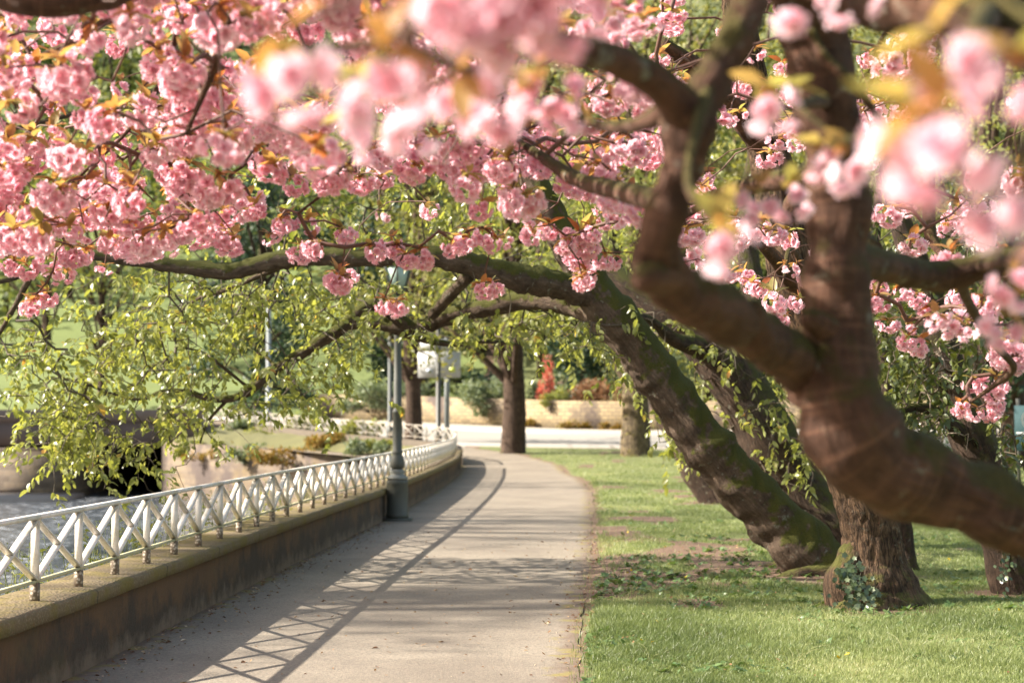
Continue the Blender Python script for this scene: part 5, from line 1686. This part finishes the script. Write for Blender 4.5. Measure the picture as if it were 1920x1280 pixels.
# ------------------------------------------------------------------ grass, weeds, litter
def grass():
    r = np.random.default_rng(700)
    N = 620000
    u = r.uniform(0, 1, N)
    y = 1 / (1 / 9.4 + u * (1 / 60.0 - 1 / 9.4))
    xl = path_x(y) - .06; xr = .315 * y + .5
    x = xl + (xr - xl) * r.uniform(0, 1, N)
    M = 170000                      # thinner sward beside and before the view
    y2 = r.uniform(4.5, 30, M); x2 = path_x(y2) + r.uniform(0, 1, M) * (9 - path_x(y2))
    out = (y2 < 9.4) | (x2 > .315 * y2 + .5)
    x = np.concatenate([x, x2[out]]); y = np.concatenate([y, y2[out]]); N = len(x)
    s = soil_amount(x, y)
    tuft = fbm(x * 3.3, y * 2.1, 61, 3)
    keep = r.uniform(0, 1, N) > np.clip(s * 1.25 - .1 + .35 * (tuft < .42), 0, .97)
    x, y, tuft = x[keep], y[keep], tuft[keep]; N = len(x)
    z = lawn_z(x, y)
    far = np.clip(y / 14, 1, 3)
    long_ = np.clip((fbm(x * 1.1, y * .8, 71, 3) - .5) * 5, 0, 1) * np.exp(-((y - 12.2) / 2.2) ** 2)
    edge = np.exp(-(x - path_x(y)) / .12)
    h = (.012 + .022 * r.uniform(0, 1, N) ** 1.5 + .014 * tuft) * (.45 + 1.1 * fbm(x * 7, y * 6, 63, 2) + .8 * long_ + .5 * edge) * (1 + .12 * (far - 1))
    w = .0016 * far * r.uniform(.8, 1.5, N)
    a = r.uniform(0, 2 * np.pi, N); b = r.uniform(0, 2 * np.pi, N); ln = r.uniform(.1, .9, N) * h
    dx, dy = np.cos(a) * w, np.sin(a) * w
    V = np.zeros((N, 5, 3))
    V[:, 0] = np.stack([x - dx, y - dy, z - .01], -1); V[:, 1] = np.stack([x + dx, y + dy, z - .01], -1)
    mx, my = x + np.cos(b) * ln * .3, y + np.sin(b) * ln * .3
    V[:, 2] = np.stack([mx + dx * .8, my + dy * .8, z + h * .6], -1); V[:, 3] = np.stack([mx - dx * .8, my - dy * .8, z + h * .6], -1)
    V[:, 4] = np.stack([x + np.cos(b) * ln, y + np.sin(b) * ln, z + h], -1)
    i = (np.arange(N) * 5)[:, None]
    col = np.clip(-.25 + 1.35 * fbm(x * .9, y * .6, 91, 4) + r.normal(0, .17, N) - .25 * long_, 0, 1)
    me = mesh_np("grass", V.reshape(-1, 3), [i + np.array([[0, 1, 2, 3]]), i + np.array([[3, 2, 4]])], {'rnd': np.repeat(col, 5)})
    o = link("grass", me, M_GRASS); kind(o, 'stuff'); tag(o, "short spring grass on the lawn right of the path", "grass")
    # a few long pale bents
    mb = MB()
    for px, py in ((1475, 1250), (1490, 1255), (1700, 1240), (1420, 1200), (1810, 1245), (1860, 1180), (1500, 1245), (1220, 1245)):
        Y = 1.6 * FPX / (py - 782); p = P(px, py, Y)
        for k in range(4):
            q = r.normal(0, .10, 2); L = r.uniform(.07, .2)
            mb.tube([(p[0], Y, 0.02), (p[0] + q[0] * .5, Y + q[1] * .5, L * .8), (p[0] + q[0] * 1.3, Y + q[1], L)], [.0013, .0012, .0005], 4, .03)
    V = np.concatenate(mb.V)
    o = mb.obj("grass_bents", M_GRASS); o.data.attributes.new('rnd', 'FLOAT', 'POINT').data.foreach_set('value', np.full(len(V), .95, np.float32))
    kind(o, 'stuff'); tag(o, "long pale grass blades standing above the short lawn", "grass")


def lawn_z(x, y):
    Z = ground_z(x, y); lawn = np.clip((x - path_x(y)) / .25, 0, 1)
    return Z + lawn * (.035 + .10 * (fbm(x * .5, y * .5, 3) - .5) + .03 * (fbm(x * 2.2, y * 2.2, 4) - .5))


grass()


def weeds():
    r = np.random.default_rng(710)
    N = 5200
    u = r.uniform(0, 1, N); y = 1 / (1 / 10.2 + u * (1 / 30.0 - 1 / 10.2)); x = path_x(y) + .05 + r.uniform(0, 1, N) ** 1.2 * (.31 * y - path_x(y) + .3)
    d = fbm(x * 1.3 + 9, y * .9, 15, 3) + .18 * np.exp(-((y - 16) / 4) ** 2) * (x < 3.2)
    k = r.uniform(0, 1, N) < np.clip((d - .52) * 6, 0, 1)
    x, y = x[k], y[k]; p = np.stack([x, y, lawn_z(x, y) + .012], -1); N = len(x)
    T = [rosette(n, L, .7, .35, .3, r) for n, L in ((5, .05), (4, .04), (6, .045), (3, .05))]
    V, F, rn = scatter(T, p, rot_rand(N, .3, r), r.uniform(.6, 1.3, N), r=r)
    o = leaf_obj("weeds", V, F, rn, M_WEED); kind(o, 'stuff'); tag(o, "low broad-leaved weeds and clover among the lawn grass", "weeds")
    # yellow specks of dandelion and celandine
    N = 80
    y = r.uniform(10.5, 34, N); x = path_x(y) + .1 + r.uniform(0, 1, N) * (.28 * y)
    p = np.stack([x, y, lawn_z(x, y) + .05], -1)
    V, F, rn = scatter([rosette(8, .016, .6, .3, .1, r)], p, rot_rand(N, .4, r), r.uniform(.7, 1.3, N), r=r)
    o = leaf_obj("wildflowers", V, F, rn, plain("yellow_petal", (.75, .55, .03), .5)); kind(o, 'stuff'); tag(o, "scattered tiny yellow wildflowers in the lawn", "wildflowers")


weeds()


def litter():
    r = np.random.default_rng(720)
    ys = []; xs = []
    n = 700; y = r.uniform(9.5, 26, n); x = wall_x(y) + np.abs(r.normal(0, .18, n)) + .02; ys.append(y); xs.append(x)
    n = 300; y = r.uniform(9.5, 24, n); x = path_x(y) - np.abs(r.normal(0, .14, n)) + .05; ys.append(y); xs.append(x)
    n = 330; y = r.uniform(9.8, 24, n); x = wall_x(y) + r.uniform(0, 1, n) * (path_x(y) - wall_x(y)); ys.append(y); xs.append(x)
    n = 200; y = r.uniform(9.6, 22, n); x = wall_x(y) + .1 + r.uniform(0, 1, n) ** .6 * 4.5; ys.append(y); xs.append(x)
    n = 260; y = r.uniform(10, 24, n); x = path_x(y) + r.uniform(0, 4, n); ys.append(y); xs.append(x)
    y = np.concatenate(ys); x = np.concatenate(xs); N = len(x)
    z = np.where(x > path_x(y), lawn_z(x, y) + .03, ground_z(x, y) + .014)
    p = np.stack([x, y, z], -1)
    V, F, rn = scatter([leaf_template(.5, .25, .2), leaf_template(.35, .1, -.3), leaf_template(.6, .3, .1)], p, rot_rand(N, .22, r), r.uniform(.012, .05, N) * r.uniform(.5, 1.2, N), r=r)
    o = leaf_obj("leaf_litter", V, F, rn, M_LITTER); kind(o, 'stuff'); tag(o, "dry leaves and crumbs of litter strewn over path edges", "leaf litter")


litter()
bpy.context.view_layer.update()
